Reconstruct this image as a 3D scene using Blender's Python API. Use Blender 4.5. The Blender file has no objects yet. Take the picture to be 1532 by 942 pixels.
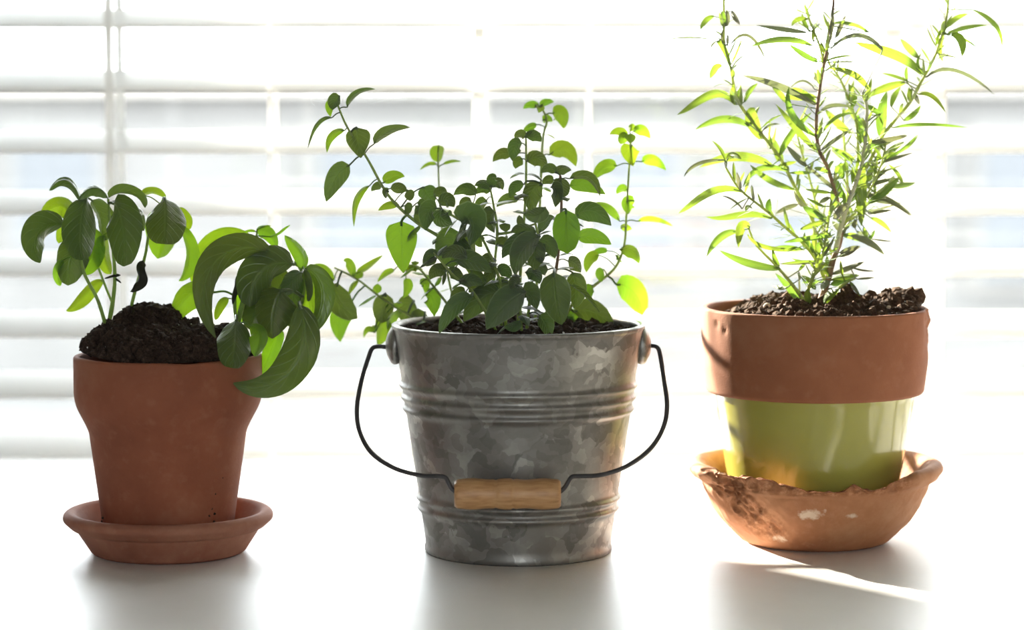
import bpy, bmesh, math, random
from mathutils import Vector, Matrix, noise, Quaternion

# ------------------------------------------------------------------ camera
F = 3900.0                      # focal length in photo pixels (1532 x 942 frame)
TABLE_Z = 0.75
CAM = Vector((0, 0, TABLE_Z + 0.2925))
PITCH = math.atan((471 - 132) / F)
SC = bpy.context.scene
COL = SC.collection
cam_d = bpy.data.cameras.new('camera')
cam_d.sensor_width = 36
cam_d.lens = F / 1532 * 36
cam_d.dof.use_dof = True
cam_d.dof.focus_distance = 1.61
cam_d.dof.aperture_fstop = 4.6
cam_d.clip_start = 0.05
cam = bpy.data.objects.new('camera', cam_d)
COL.objects.link(cam)
cam.location = CAM
cam.rotation_euler = (math.pi / 2 - PITCH, 0, 0)
SC.camera = cam

# ------------------------------------------------------------------ world, sun, exposure
SC.view_settings.view_transform = 'Standard'
SC.view_settings.look = 'None'
SC.view_settings.gamma = 1
SC.view_settings.use_curve_mapping = False
SC.view_settings.exposure = 0.0
SKY = 12.0
SUN = 68.0
world = bpy.data.worlds.new('sky'); SC.world = world
world.use_nodes = True
bg = world.node_tree.nodes['Background']
bg.inputs['Color'].default_value = (0.93, 0.965, 1.0, 1)
bg.inputs['Strength'].default_value = SKY
sun_d = bpy.data.lights.new('sun', 'SUN')
sun_d.energy = SUN
sun_d.angle = math.radians(0.55)
sun_d.color = (1.0, 0.90, 0.76)
sun = bpy.data.objects.new('sun', sun_d); COL.objects.link(sun)
SUN_EL = math.radians(18)
SUN_H = Vector((-0.63, 0.775, 0)).normalized()
sdir = SUN_H * math.cos(SUN_EL) + Vector((0, 0, math.sin(SUN_EL)))
sun.rotation_euler = sdir.to_track_quat('Z', 'Y').to_euler()
sun.location = (-4, 6, 4)
SC.cycles.max_bounces = 10
SC.cycles.diffuse_bounces = 6
SC.cycles.transparent_max_bounces = 16
SC.cycles.sample_clamp_indirect = 6
SC.cycles.caustics_reflective = False
SC.cycles.caustics_refractive = False

def portal(name, loc, rot, sx, sy):
    d = bpy.data.lights.new(name, 'AREA'); d.shape = 'RECTANGLE'; d.size = sx; d.size_y = sy
    d.cycles.is_portal = True
    o = bpy.data.objects.new(name, d); COL.objects.link(o); o.location = loc; o.rotation_euler = rot
# sky portals in the window and the added rear fill opening (sampling aids, they give off no light themselves)
portal('window_daylight', (-0.1, 2.33, 1.4), (-math.pi / 2, 0, 0), 2.0, 1.6)
portal('fill_window_daylight', (0, -2.8, 1.6), (math.pi / 2, 0, 0), 1.2, 1.2)

# ------------------------------------------------------------------ helpers
RND = random.Random(7)

def ray(px, py):
    u, v = (px - 766) / F, (471 - py) / F
    return Vector((u, math.cos(PITCH) + v * math.sin(PITCH), -math.sin(PITCH) + v * math.cos(PITCH)))

def P(px, py, Y):
    d = ray(px, py)
    return CAM + d * (Y / d.y)

def on_table(px, py):
    d = ray(px, py)
    return CAM + d * ((TABLE_Z - CAM.z) / d.z)

def link(name, me, mat=None, parent=None, smooth=True):
    if mat is not None: me.materials.append(mat)
    if smooth:
        me.polygons.foreach_set('use_smooth', [True] * len(me.polygons))
    o = bpy.data.objects.new(name, me); COL.objects.link(o)
    if parent is not None: par(o, parent)
    return o

def world_loc(o):
    l = Vector(o.location)
    return l + world_loc(o.parent) if o.parent else l

def par(o, parent):
    """parent without moving: only plain translations are used in this scene"""
    o.parent = parent
    o.location = Vector(o.location) - world_loc(parent)

def from_bm(name, bm, mat=None, parent=None, smooth=True):
    me = bpy.data.meshes.new(name); bm.normal_update(); bm.to_mesh(me); bm.free()
    return link(name, me, mat, parent, smooth)

def thing(name, label, cat, loc, group=None):
    o = bpy.data.objects.new(name, None); COL.objects.link(o); o.location = loc
    o.empty_display_size = 0.03
    tag(o, label, cat, group); return o

def tag(o, label=None, cat=None, group=None, kind=None):
    for k, v in (('label', label), ('category', cat), ('group', group), ('kind', kind)):
        if v: o[k] = v
    return o

def add_box(bm, lo, hi):
    lo, hi = Vector(lo), Vector(hi)
    r = bmesh.ops.create_cube(bm, size=1, matrix=Matrix.Translation((lo + hi) / 2) @ Matrix.Diagonal((hi - lo).to_4d()))
    return r['verts']

def box(name, lo, hi, mat, parent=None, bevel=0.0):
    bm = bmesh.new()
    lo, hi = Vector(lo), Vector(hi); c = (lo + hi) / 2
    add_box(bm, lo - c, hi - c)
    if bevel:
        bmesh.ops.bevel(bm, geom=bm.edges[:], offset=bevel, segments=2, profile=0.6, affect='EDGES')
    me = bpy.data.meshes.new(name); bm.to_mesh(me); bm.free()
    if mat: me.materials.append(mat)
    o = bpy.data.objects.new(name, me); COL.objects.link(o); o.location = c
    if parent is not None: par(o, parent)
    return o

def tube_bm(bm, pts, radii, seg=8, caps=True):
    pts = [Vector(p) for p in pts]
    n = len(pts)
    if isinstance(radii, (int, float)): radii = [radii] * n
    rings = []; up = None
    for i, p in enumerate(pts):
        t = (pts[min(i + 1, n - 1)] - pts[max(i - 1, 0)])
        if t.length < 1e-9: t = Vector((0, 0, 1))
        t.normalize()
        if up is None:
            up = t.orthogonal().normalized()
        else:
            up = (up - t * up.dot(t))
            up = up.normalized() if up.length > 1e-6 else t.orthogonal().normalized()
        s = t.cross(up)
        rings.append([bm.verts.new(p + (up * math.cos(a) + s * math.sin(a)) * radii[i])
                      for a in (2 * math.pi * k / seg for k in range(seg))])
    for a, b in zip(rings, rings[1:]):
        for k in range(seg):
            bm.faces.new((a[k], a[(k + 1) % seg], b[(k + 1) % seg], b[k]))
    if caps and seg > 2:
        bm.faces.new(rings[0][::-1]); bm.faces.new(rings[-1])
    return rings

def spline(pts, per=6):
    """Catmull-Rom through pts"""
    pts = [Vector(p) for p in pts]
    if len(pts) < 3: return [pts[0].lerp(pts[-1], k / per) for k in range(per + 1)]
    ext = [pts[0] * 2 - pts[1]] + pts + [pts[-1] * 2 - pts[-2]]
    out = []
    for i in range(1, len(ext) - 2):
        p0, p1, p2, p3 = ext[i - 1:i + 3]
        for k in range(per):
            t = k / per
            out.append(0.5 * ((2 * p1) + (p2 - p0) * t + (2 * p0 - 5 * p1 + 4 * p2 - p3) * t * t
                              + (3 * p1 - p0 - 3 * p2 + p3) * t ** 3))
    out.append(pts[-1]); return out

def lathe(name, prof, mat, parent, loc, seg=96, deform=None, closed=False, wear=False):
    """prof: (radius, z) from bottom centre round the outside, over the rim and down the inside"""
    bm = bmesh.new(); rings = []
    wear_l = bm.verts.layers.float.new('wear') if wear else None
    for j, (r, z) in enumerate(prof):
        if r < 1e-6:
            rings.append([bm.verts.new((0, 0, z))]); continue
        row = []
        for k in range(seg):
            a = 2 * math.pi * k / seg
            co = Vector((r * math.cos(a), r * math.sin(a), z))
            if deform: co = deform(co, a, j, r, z)
            if isinstance(co, tuple): co, k_ = co
            else: k_ = 0.0
            row.append(bm.verts.new(co))
            if wear_l is not None: row[-1][wear_l] = k_
        rings.append(row)
    for a, b in zip(rings, rings[1:]):
        for k in range(seg):
            k2 = (k + 1) % seg
            if len(a) == 1 and len(b) == 1: continue
            if len(a) == 1: bm.faces.new((a[0], b[k2], b[k]))
            elif len(b) == 1: bm.faces.new((a[k], a[k2], b[0]))
            else: bm.faces.new((a[k], a[k2], b[k2], b[k]))
    if closed:
        a, b = rings[-1], rings[0]
        for k in range(seg): bm.faces.new((a[k], a[(k + 1) % seg], b[(k + 1) % seg], b[k]))
    bmesh.ops.recalc_face_normals(bm, faces=bm.faces)
    me = bpy.data.meshes.new(name); bm.to_mesh(me); bm.free()
    o = link(name, me, mat)
    o.location = loc
    if parent is not None: par(o, parent)
    return o

def rounded(pts, rad, n=4):
    """round the corners of a 2-D polyline: pts (r, z), rad one value or a list"""
    out = [pts[0]]
    for i in range(1, len(pts) - 1):
        r = rad[i] if isinstance(rad, (list, tuple)) else rad
        a, b, c = Vector(pts[i - 1]), Vector(pts[i]), Vector(pts[i + 1])
        da, dc = (a - b), (c - b)
        r = min(r, da.length * .45, dc.length * .45)
        p, q = b + da.normalized() * r, b + dc.normalized() * r
        for k in range(n + 1):
            t = k / n
            v = p * (1 - t) ** 2 + b * 2 * t * (1 - t) + q * t * t
            out.append((v.x, v.y))
    out.append(pts[-1]); return out

def dense(pts, step):
    out = [pts[0]]
    for a, b in zip(pts, pts[1:]):
        n = max(1, int(math.dist(a, b) / step))
        for k in range(1, n + 1):
            out.append((a[0] + (b[0] - a[0]) * k / n, a[1] + (b[1] - a[1]) * k / n))
    return out

# ------------------------------------------------------------------ materials
class NT:
    def __init__(s, name):
        s.m = bpy.data.materials.new(name); s.m.use_nodes = True
        s.t = s.m.node_tree; s.n = s.t.nodes; s.n.clear()
        s.out = s.n.new('ShaderNodeOutputMaterial')
    def add(s, typ, **kw):
        nd = s.n.new('ShaderNode' + typ)
        for k, v in kw.items():
            if k.startswith('i_'):
                key = k[2:].replace('_', ' ')
                sock = nd.inputs[int(key)] if key.isdigit() else nd.inputs[key]
                if isinstance(v, bpy.types.NodeSocket): s.t.links.new(v, sock)
                else:
                    if hasattr(sock, 'default_value') and isinstance(v, (tuple, list)) and len(v) == 3 and len(sock.default_value) == 4: v = (*v, 1)
                    sock.default_value = v
            else: setattr(nd, k, v)
        return nd
    def ramp(s, fac, stops, interp='LINEAR'):
        nd = s.n.new('ShaderNodeValToRGB'); nd.color_ramp.interpolation = interp
        s.t.links.new(fac, nd.inputs[0])
        e = nd.color_ramp.elements
        while len(e) < len(stops): e.new(0.5)
        for el, (p, c) in zip(e, stops):
            el.position = p; el.color = (*c, 1) if len(c) == 3 else c
        return nd.outputs[0]
    def mix(s, fac, a, b, blend='MIX'):
        nd = s.n.new('ShaderNodeMix'); nd.data_type = 'RGBA'; nd.blend_type = blend
        for sock, v in ((nd.inputs[0], fac), (nd.inputs[6], a), (nd.inputs[7], b)):
            if isinstance(v, bpy.types.NodeSocket): s.t.links.new(v, sock)
            elif isinstance(v, (int, float)): sock.default_value = v
            else: sock.default_value = (*v, 1)
        return nd.outputs[2]
    def math(s, op, a, b=None, clamp=False):
        nd = s.n.new('ShaderNodeMath'); nd.operation = op; nd.use_clamp = clamp
        for i, v in enumerate((a, b)):
            if v is None: continue
            if isinstance(v, bpy.types.NodeSocket): s.t.links.new(v, nd.inputs[i])
            else: nd.inputs[i].default_value = v
        return nd.outputs[0]
    def noise(s, scale, detail=3, rough=.55, vec=None, out='Fac'):
        nd = s.add('TexNoise', i_Scale=scale, i_Detail=detail, i_Roughness=rough)
        if vec is not None: s.t.links.new(vec, nd.inputs['Vector'])
        return nd.outputs[out]
    def coord(s, which='Object'):
        return s.add('TexCoord').outputs[which]
    def bump(s, h, strength, dist=.001):
        return s.add('Bump', i_Height=h, i_Strength=strength, i_Distance=dist).outputs[0]
    def done(s, shader):
        s.t.links.new(shader.outputs[0] if not isinstance(shader, bpy.types.NodeSocket) else shader, s.out.inputs[0])
        return s.m

def plain(name, col, rough=.6, spec=.3, nscale=40, var=.06, bump=.0):
    t = NT(name); c = t.coord()
    n = t.noise(nscale, 4, vec=c)
    colr = t.ramp(n, [(.3, tuple(x * (1 - var) for x in col)), (.7, tuple(min(1, x * (1 + var)) for x in col))])
    kw = dict(i_Base_Color=colr, i_Roughness=rough)
    b = t.add('BsdfPrincipled', **kw); b.inputs['Specular IOR Level'].default_value = spec
    if bump: t.t.links.new(t.bump(n, bump), b.inputs['Normal'])
    return t.done(b)

def terracotta(name, base, dark, light, blotch=18, damp_top=None, deposit=None, wear=False):
    t = NT(name); c = t.coord()
    n1 = t.noise(blotch, 5, .6, c); n2 = t.noise(blotch * 7, 4, .6, c); n3 = t.noise(900, 2, .5, c)
    col = t.ramp(n1, [(.28, dark), (.52, base), (.74, light)])
    col = t.mix(t.math('MULTIPLY', t.ramp(n2, [(.55, (0, 0, 0)), (.75, (1, 1, 1))]), .35), col, light)
    if damp_top:           # water-stained band below the soil line
        z0, z1, dc = damp_top
        z = t.add('SeparateXYZ', i_Vector=c).outputs[2]
        zz = t.math('ADD', z, t.math('MULTIPLY', t.math('SUBTRACT', n1, .5), .03))
        mr = t.add('MapRange', i_0=zz, i_1=z0, i_2=z1)
        col = t.mix(t.math('MULTIPLY', mr.outputs[0], .55), col, dc)
    if wear:               # fresh break, rough and uneven in colour
        wa = t.add('Attribute', attribute_name='wear').outputs['Fac']
        wn = t.noise(140, 5, .7, c)
        brk = t.ramp(wn, [(.30, (.19, .076, .036)), (.48, (.33, .135, .06)), (.62, (.52, .25, .13)), (.75, (.64, .37, .22))])
        col = t.mix(t.math('MULTIPLY', t.ramp(wa, [(.12, (0, 0, 0)), (.45, (1, 1, 1))]), .85), col, brk)
    if deposit:            # pale lime deposit with an outline of its own
        for (pos, rad) in deposit:
            cs = t.add('Mapping', i_Vector=c, i_Scale=(1, 1, 2.6)).outputs[0]
            d = t.add('VectorMath', operation='DISTANCE', i_0=cs, i_1=(pos[0], pos[1], pos[2] * 2.6)).outputs['Value']
            dd = t.math('ADD', d, t.math('MULTIPLY', t.math('SUBTRACT', n2, .5), rad * 3.0))
            k = t.add('MapRange', i_0=dd, i_1=rad, i_2=rad * .35).outputs[0]
            col = t.mix(t.math('MULTIPLY', k, .75), col, (.75, .62, .48))
    b = t.add('BsdfPrincipled', i_Base_Color=col, i_Roughness=.78)
    b.inputs['Specular IOR Level'].default_value = .25
    h = t.math('ADD', t.math('MULTIPLY', n2, .6), t.math('MULTIPLY', n3, .4))
    t.t.links.new(t.bump(h, .35, .0008), b.inputs['Normal'])
    return t.done(b)

def leaf_material(name, top, under, trans, tfac=.45, rough=.45, sheen=0.0, vein=(.30, .42, .12), vein_amt=.35, spec=.4, edge=None):
    t = NT(name)
    uv = t.add('UVMap').outputs[0]
    sep = t.add('SeparateXYZ', i_Vector=uv)
    u, v = sep.outputs[0], sep.outputs[1]
    rnd = t.add('ObjectInfo').outputs['Random']
    au = t.math('ABSOLUTE', t.math('SUBTRACT', u, .5))                    # 0 at the midrib, .5 at the margin
    # side veins leave the midrib at an angle
    w = t.math('FRACT', t.math('MULTIPLY', t.math('SUBTRACT', v, t.math('MULTIPLY', au, .55)), 6.5))
    side = t.add('MapRange', i_0=t.math('ABSOLUTE', t.math('SUBTRACT', w, .5)), i_1=.09, i_2=.0).outputs[0]
    mid = t.add('MapRange', i_0=au, i_1=.045, i_2=.0).outputs[0]
    veins = t.math('MAXIMUM', mid, t.math('MULTIPLY', side, .45))
    n = t.noise(60, 3, .6, t.coord())
    hue = t.add('HueSaturation', i_Color=top)
    t.t.links.new(t.math('ADD', .485, t.math('MULTIPLY', rnd, .03)), hue.inputs['Hue'])
    t.t.links.new(t.math('ADD', .75, t.math('MULTIPLY', t.math('ADD', rnd, n), .32)), hue.inputs['Value'])
    face = t.add('NewGeometry').outputs['Backfacing']
    col = t.mix(face, hue.outputs[0], under)
    col = t.mix(t.math('MULTIPLY', veins, vein_amt), col, vein)
    if edge:
        e = t.add('MapRange', i_0=au, i_1=.455, i_2=.5).outputs[0]
        col = t.mix(t.math('MULTIPLY', e, .7), col, edge)
    b = t.add('BsdfPrincipled', i_Base_Color=col, i_Roughness=rough)
    b.inputs['Specular IOR Level'].default_value = spec
    b.inputs['Sheen Weight'].default_value = sheen
    b.inputs['Sheen Roughness'].default_value = .4
    bump_h = t.math('SUBTRACT', n, t.math('MULTIPLY', veins, .8))
    t.t.links.new(t.bump(bump_h, .6, .0010), b.inputs['Normal'])
    th = t.add('HueSaturation', i_Color=trans)
    t.t.links.new(t.math('ADD', .48, t.math('MULTIPLY', rnd, .035)), th.inputs['Hue'])
    t.t.links.new(t.math('ADD', .8, t.math('MULTIPLY', n, .4)), th.inputs['Value'])
    tcol = t.mix(t.math('MULTIPLY', veins, .25), th.outputs[0], (.10, .22, .01))
    tr = t.add('BsdfTranslucent', i_Color=tcol)
    mx = t.add('MixShader', i_0=tfac, i_1=b.outputs[0], i_2=tr.outputs[0])
    return t.done(mx)

M = {}
M['wall'] = plain('pale_wall_paint', (.50, .49, .475), .85, .2)
M['floorwood'] = plain('pale_floor', (.48, .38, .28), .5, .3, 6, .15)
M['paint'] = plain('white_frame_paint', (.86, .86, .84), .45, .4)
t = NT('blind_slat'); c = t.coord(); n = t.noise(30, 3, vec=c)
b = t.add('BsdfPrincipled', i_Base_Color=t.ramp(n, [(.3, (.86, .86, .85)), (.7, (.90, .90, .89))]), i_Roughness=.45)
tr = t.add('BsdfTranslucent', i_Color=(.9, .9, .88))
M['slat'] = t.done(t.add('MixShader', i_0=.38, i_1=b.outputs[0], i_2=tr.outputs[0]))
t = NT('window_glass')
fr = t.add('Fresnel', i_IOR=1.45).outputs[0]
nz = t.noise(3, 2, vec=t.coord())
gl = t.add('BsdfGlossy', i_Color=(1, 1, 1), i_Roughness=.02)
tp = t.add('BsdfTransparent', i_Color=t.ramp(nz, [(.3, (.95, .97, .96)), (.7, (.97, .98, .98))]))
M['glass'] = t.done(t.add('MixShader', i_0=fr, i_1=tp.outputs[0], i_2=gl.outputs[0]))
# white painted table top with brush marks
t = NT('table_paint'); c = t.coord()
mp = t.add('Mapping', i_Vector=c, i_Scale=(6, 60, 10)).outputs[0]
n = t.noise(12, 5, .6, mp); n2 = t.noise(7, 4, .6, c); n3 = t.noise(260, 3, .6, c)
col = t.ramp(n2, [(.3, (.80, .785, .76)), (.7, (.87, .865, .85))])
b = t.add('BsdfPrincipled', i_Base_Color=col, i_Roughness=t.ramp(n, [(.3, (.30,) * 3), (.7, (.46,) * 3)]))
b.inputs['Specular IOR Level'].default_value = .5
t.t.links.new(t.bump(t.math('ADD', n, t.math('MULTIPLY', n3, .5)), .22, .0012), b.inputs['Normal'])
M['table'] = t.done(b)

M['terra_a'] = terracotta('dusty_terracotta', (.30, .100, .054), (.215, .067, .036), (.40, .17, .10), 16,
                          damp_top=(.085, .128, (.24, .085, .045)))
M['terra_saucer'] = terracotta('brown_terracotta', (.33, .135, .085), (.24, .09, .055), (.43, .21, .14), 20)
M['terra_rim'] = terracotta('orange_terracotta', (.31, .118, .058), (.24, .084, .04), (.38, .17, .095), 14)
# green glaze
t = NT('lime_green_glaze'); c = t.coord(); n = t.noise(12, 3, .5, c)
col = t.ramp(n, [(.3, (.325, .31, .06)), (.7, (.40, .375, .085))])
b = t.add('BsdfPrincipled', i_Base_Color=col, i_Roughness=.16)
b.inputs['Specular IOR Level'].default_value = .55; b.inputs['Coat Weight'].default_value = .3; b.inputs['Coat Roughness'].default_value = .06
M['glaze'] = t.done(b)
# galvanised steel with spangle flakes
t = NT('galvanised_steel'); c = t.coord()
warp = t.add('VectorMath', operation='ADD', i_0=c,
             i_1=t.add('VectorMath', operation='SCALE', i_0=t.noise(45, 3, .6, c, 'Color'), i_Scale=.028).outputs[0]).outputs[0]
mp = t.add('Mapping', i_Vector=warp, i_Scale=(1, 1, 1.25)).outputs[0]
vo = t.add('TexVoronoi', i_Scale=48.0, i_Vector=mp)
vo2 = t.add('TexVoronoi', i_Scale=110.0, i_Vector=mp)
v1 = t.add('SeparateXYZ', i_Vector=vo.outputs['Color']).outputs[0]
v2 = t.add('SeparateXYZ', i_Vector=vo2.outputs['Color']).outputs[0]
n = t.noise(26, 5, .65, c)
f = t.math('ADD', t.math('MULTIPLY', v1, .30), t.math('ADD', t.math('MULTIPLY', v2, .20), t.math('MULTIPLY', n, .52)))
col = t.ramp(f, [(.22, (.17, .162, .15)), (.46, (.25, .24, .225)), (.60, (.30, .29, .27)), (.70, (.37, .36, .335)), (.85, (.50, .485, .45))])
b = t.add('BsdfPrincipled', i_Base_Color=col, i_Metallic=.75, i_Roughness=t.ramp(f, [(.3, (.56,) * 3), (.75, (.38,) * 3)]))
t.t.links.new(t.bump(f, .12, .0006), b.inputs['Normal'])
M['zinc'] = t.done(b)
M['wire'] = plain('dark_wire', (.05, .047, .05), .38, .6, 80, .2)
# wooden grip
t = NT('turned_wood'); c = t.coord()
mp = t.add('Mapping', i_Vector=c, i_Scale=(12, 90, 90)).outputs[0]
n = t.noise(5, 5, .6, mp); n2 = t.noise(25, 2, .5, c)
col = t.ramp(n, [(.3, (.42, .21, .085)), (.5, (.56, .31, .14)), (.75, (.66, .40, .20))])
b = t.add('BsdfPrincipled', i_Base_Color=col, i_Roughness=.42)
M['wood'] = t.done(b)

def soil_mat(name, dark, mid, light):
    t = NT(name); c = t.coord()
    n = t.noise(160, 5, .7, c); n2 = t.noise(600, 3, .6, c)
    f = t.math('ADD', t.math('MULTIPLY', n, .6), t.math('MULTIPLY', n2, .4))
    col = t.ramp(f, [(.35, dark), (.55, mid), (.72, light)])
    b = t.add('BsdfPrincipled', i_Base_Color=col, i_Roughness=.92)
    b.inputs['Specular IOR Level'].default_value = .15
    t.t.links.new(t.bump(f, .9, .002), b.inputs['Normal'])
    return t.done(b)
M['soil'] = soil_mat('dark_potting_soil', (.018, .011, .008), (.05, .032, .024), (.12, .085, .065))
M['soil_dry'] = soil_mat('dry_potting_soil', (.03, .017, .010), (.095, .055, .034), (.24, .16, .10))
M['perlite'] = plain('perlite', (.75, .72, .66), .8, .2)
M['pebble'] = plain('pale_pebble', (.62, .47, .33), .7, .3, 150, .2, .3)
M['basil'] = leaf_material('shaded_basil_leaf', (.048, .076, .031), (.10, .16, .05), (.25, .40, .02), .13, .36, .05, vein=(.11, .16, .065), vein_amt=.55, spec=.55)  # shade painted in: darker, less translucent copy for basil leaves that look shaded
M['basil_backlit'] = leaf_material('backlit_basil_leaf', (.085, .15, .03), (.14, .24, .05), (.32, .54, .012), .40, .42, .05, vein=(.14, .22, .06), vein_amt=.3)  # backlight painted in: brighter, more translucent copy of the basil leaf
M['wilted'] = plain('wilted_leaf', (.022, .02, .012), .6, .3, 90, .4, .3)
def stem_material(name, col, trans, f_):
    t = NT(name); c = t.coord(); n = t.noise(90, 4, .6, c)
    b = t.add('BsdfPrincipled', i_Base_Color=t.ramp(n, [(.3, tuple(x * .8 for x in col)), (.7, tuple(x * 1.15 for x in col))]), i_Roughness=.55)
    tr = t.add('BsdfTranslucent', i_Color=trans)
    return t.done(t.add('MixShader', i_0=f_, i_1=b.outputs[0], i_2=tr.outputs[0]))
M['basil_stem'] = stem_material('basil_stem', (.24, .34, .09), (.5, .7, .12), .3)
M['oregano'] = leaf_material('shaded_oregano_leaf', (.047, .066, .041), (.10, .14, .075), (.22, .36, .03), .16, .5, .45, vein=(.12, .16, .09), vein_amt=.5, spec=.4, edge=(.26, .30, .20))  # darker oregano copy, shade put into colour and translucency
M['oregano_backlit'] = leaf_material('backlit_oregano_leaf', (.075, .13, .035), (.15, .23, .07), (.27, .47, .015), .32, .5, .3, vein=(.13, .19, .08), vein_amt=.3, spec=.3, edge=(.20, .26, .12))  # brighter oregano copy, glow of backlit leaves put into the colour
M['oregano_stem'] = stem_material('oregano_stem', (.28, .35, .13), (.5, .65, .15), .3)
M['purple_stem'] = stem_material('purple_stem', (.24, .15, .11), (.4, .3, .12), .25)
M['rosemary'] = leaf_material('rosemary_leaf', (.10, .165, .045), (.26, .31, .16), (.29, .46, .04), .23, .40, .1, vein=(.28, .36, .14), vein_amt=.45, spec=.5)
M['rosemary_grey'] = leaf_material('rosemary_grey_leaf', (.13, .135, .10), (.32, .30, .28), (.28, .32, .12), .15, .5, .25, vein=(.34, .34, .26), vein_amt=.4, spec=.4)
M['rosemary_stem'] = stem_material('rosemary_green_stem', (.38, .44, .15), (.55, .62, .12), .3)
M['rosemary_pale_stem'] = stem_material('rosemary_pale_stem', (.55, .54, .42), (.6, .6, .35), .2)
M['rosemary_wood'] = plain('rosemary_woody_stem', (.26, .165, .11), .75, .25, 200, .35, .6)

# ------------------------------------------------------------------ room shell
def struct(o): o['kind'] = 'structure'; return o
X0, X1, Y0, Y1, ZC = -2.4, 2.4, -2.7, 2.14, 2.6
T = 0.2
struct(box('floor', (X0 - T, Y0 - T, -.1), (X1 + T, Y1 + T, 0), M['floorwood']))
struct(box('ceiling', (X0 - T, Y0 - T, ZC), (X1 + T, Y1 + T, ZC + .12), M['wall']))
struct(box('wall_left', (X0 - T, Y0 - T, 0), (X0, Y1 + T, ZC), M['wall']))
struct(box('wall_right', (X1, Y0 - T, 0), (X1 + T, Y1 + T, ZC), M['wall']))
def wall_with_hole(name, y0, y1, hx0, hx1, hz0, hz1):
    bm = bmesh.new()
    add_box(bm, (X0, y0, 0), (hx0, y1, ZC)); add_box(bm, (hx1, y0, 0), (X1, y1, ZC))
    add_box(bm, (hx0, y0, 0), (hx1, y1, hz0)); add_box(bm, (hx0, y0, hz1), (hx1, y1, ZC))
    return struct(from_bm(name, bm, M['wall'], None, False))
WX0, WX1, WZ0, WZ1 = -1.1, 0.9, 0.6, 2.2
wall_with_hole('wall_front', Y1, Y1 + T, WX0, WX1, WZ0, WZ1)
RX0, RX1, RZ0, RZ1 = -0.6, 0.6, 1.0, 2.2  # opening of the added rear window, sized for fill light
wall_with_hole('wall_rear', Y0 - T, Y0, RX0, RX1, RZ0, RZ1)
for n_, y in (('baseboard_rear', Y0), ):
    struct(box(n_, (X0, y, 0), (X1, y + .015, .1), M['paint'], None, .003))
struct(box('baseboard_left', (X0, Y0, 0), (X0 + .015, Y1, .1), M['paint'], None, .003))
struct(box('baseboard_right', (X1 - .015, Y0, 0), (X1, Y1, .1), M['paint'], None, .003))

def window(name, x0, x1, z0, z1, yc, bars, rails):
    """frame, upright bars (x, width) and cross rails (z, height), one pane per opening"""
    root = bpy.data.objects.new(name, None); COL.objects.link(root); root.location = ((x0 + x1) / 2, yc, z0)
    root['kind'] = 'structure'
    w = .035
    bm = bmesh.new(); c = Vector(root.location)
    for lo, hi in (((x0, yc - .03, z0), (x0 + w, yc + .03, z1)), ((x1 - w, yc - .03, z0), (x1, yc + .03, z1)),
                   ((x0 + w, yc - .03, z0), (x1 - w, yc + .03, z0 + w)), ((x0 + w, yc - .03, z1 - w), (x1 - w, yc + .03, z1))):
        add_box(bm, Vector(lo) - c, Vector(hi) - c)
    o = from_bm('window_frame', bm, M['paint'], None, False); o.location = c; par(o, root)
    for x, bw in bars:
        box('mullion', (x - bw / 2, yc - .025, z0 + w), (x + bw / 2, yc + .025, z1 - w), M['paint'], root, .003)
    xs = [x0 + w] + [e for x, bw in bars for e in (x - bw / 2, x + bw / 2)] + [x1 - w]
    zs = [z0 + w] + [e for z, h in rails for e in (z - h / 2, z + h / 2)] + [z1 - w]
    for i in range(0, len(xs), 2):
        for z, h in rails:
            box('sash_rail', (xs[i], yc - .02, z - h / 2), (xs[i + 1], yc + .02, z + h / 2), M['paint'], root, .002)
        for j in range(0, len(zs), 2):
            box('pane', (xs[i], yc - .002, zs[j]), (xs[i + 1], yc + .002, zs[j + 1]), M['glass'], root)
    return root
YW = 2.24
def wx(px, Y): return (px - 766) / F * Y / math.cos(PITCH)
window('window_1', WX0, WX1, WZ0, WZ1, YW,
       [(wx(-420, YW), .03), (wx(1360, YW), .03)], [(1.62, .03)])
window('fill_window', RX0, RX1, RZ0, RZ1, Y0 - .1, [(0, .03)], [(1.6, .025)])  # unseen window, added behind the camera to brighten the pot fronts
struct(box('trim_1', (WX0 - .07, Y1 - .012, WZ0 - .02), (WX0, Y1, WZ1 + .07), M['paint'], None, .002))
struct(box('trim_2', (WX1, Y1 - .012, WZ0 - .02), (WX1 + .07, Y1, WZ1 + .07), M['paint'], None, .002))

# outdoors: ground, an added unseen wall that keeps the sun off the left half of the table, house across the street
t = NT('outdoor_paving'); c = t.coord(); n = t.noise(.6, 4, .6, c)
M['ground'] = t.done(t.add('BsdfPrincipled', i_Base_Color=t.ramp(n, [(.3, (.075, .075, .072)), (.7, (.105, .10, .095))]), i_Roughness=.9))
bm = bmesh.new(); add_box(bm, (-60, -60, -.6), (60, 60, -.4))
struct(from_bm('ground', bm, M['ground'], None, False))
M['siding'] = plain('weathered_siding', (.172, .170, .166), .8, .2, 2, .08)
M['siding_white'] = plain('sun_blocker_surface', (.21, .207, .20), .8, .2, 2, .05)
M['darkglass'] = plain('house_window_glass', (.14, .149, .16), .5, .2, 3, .1)
M['roof'] = plain('roof_shingle', (.12, .12, .118), .9, .1, 8, .2)
e0 = on_table(915, 800)
back = (3.6 - e0.y) / SUN_H.y
blocker_x = e0.x + SUN_H.x * back
struct(box('sun_blocker_wall', (blocker_x - 3.0, 3.3, -.4), (blocker_x, 3.6, 2.7), M['siding_white']))  # unseen blocker, added to keep direct sun off basil and bucket

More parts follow.
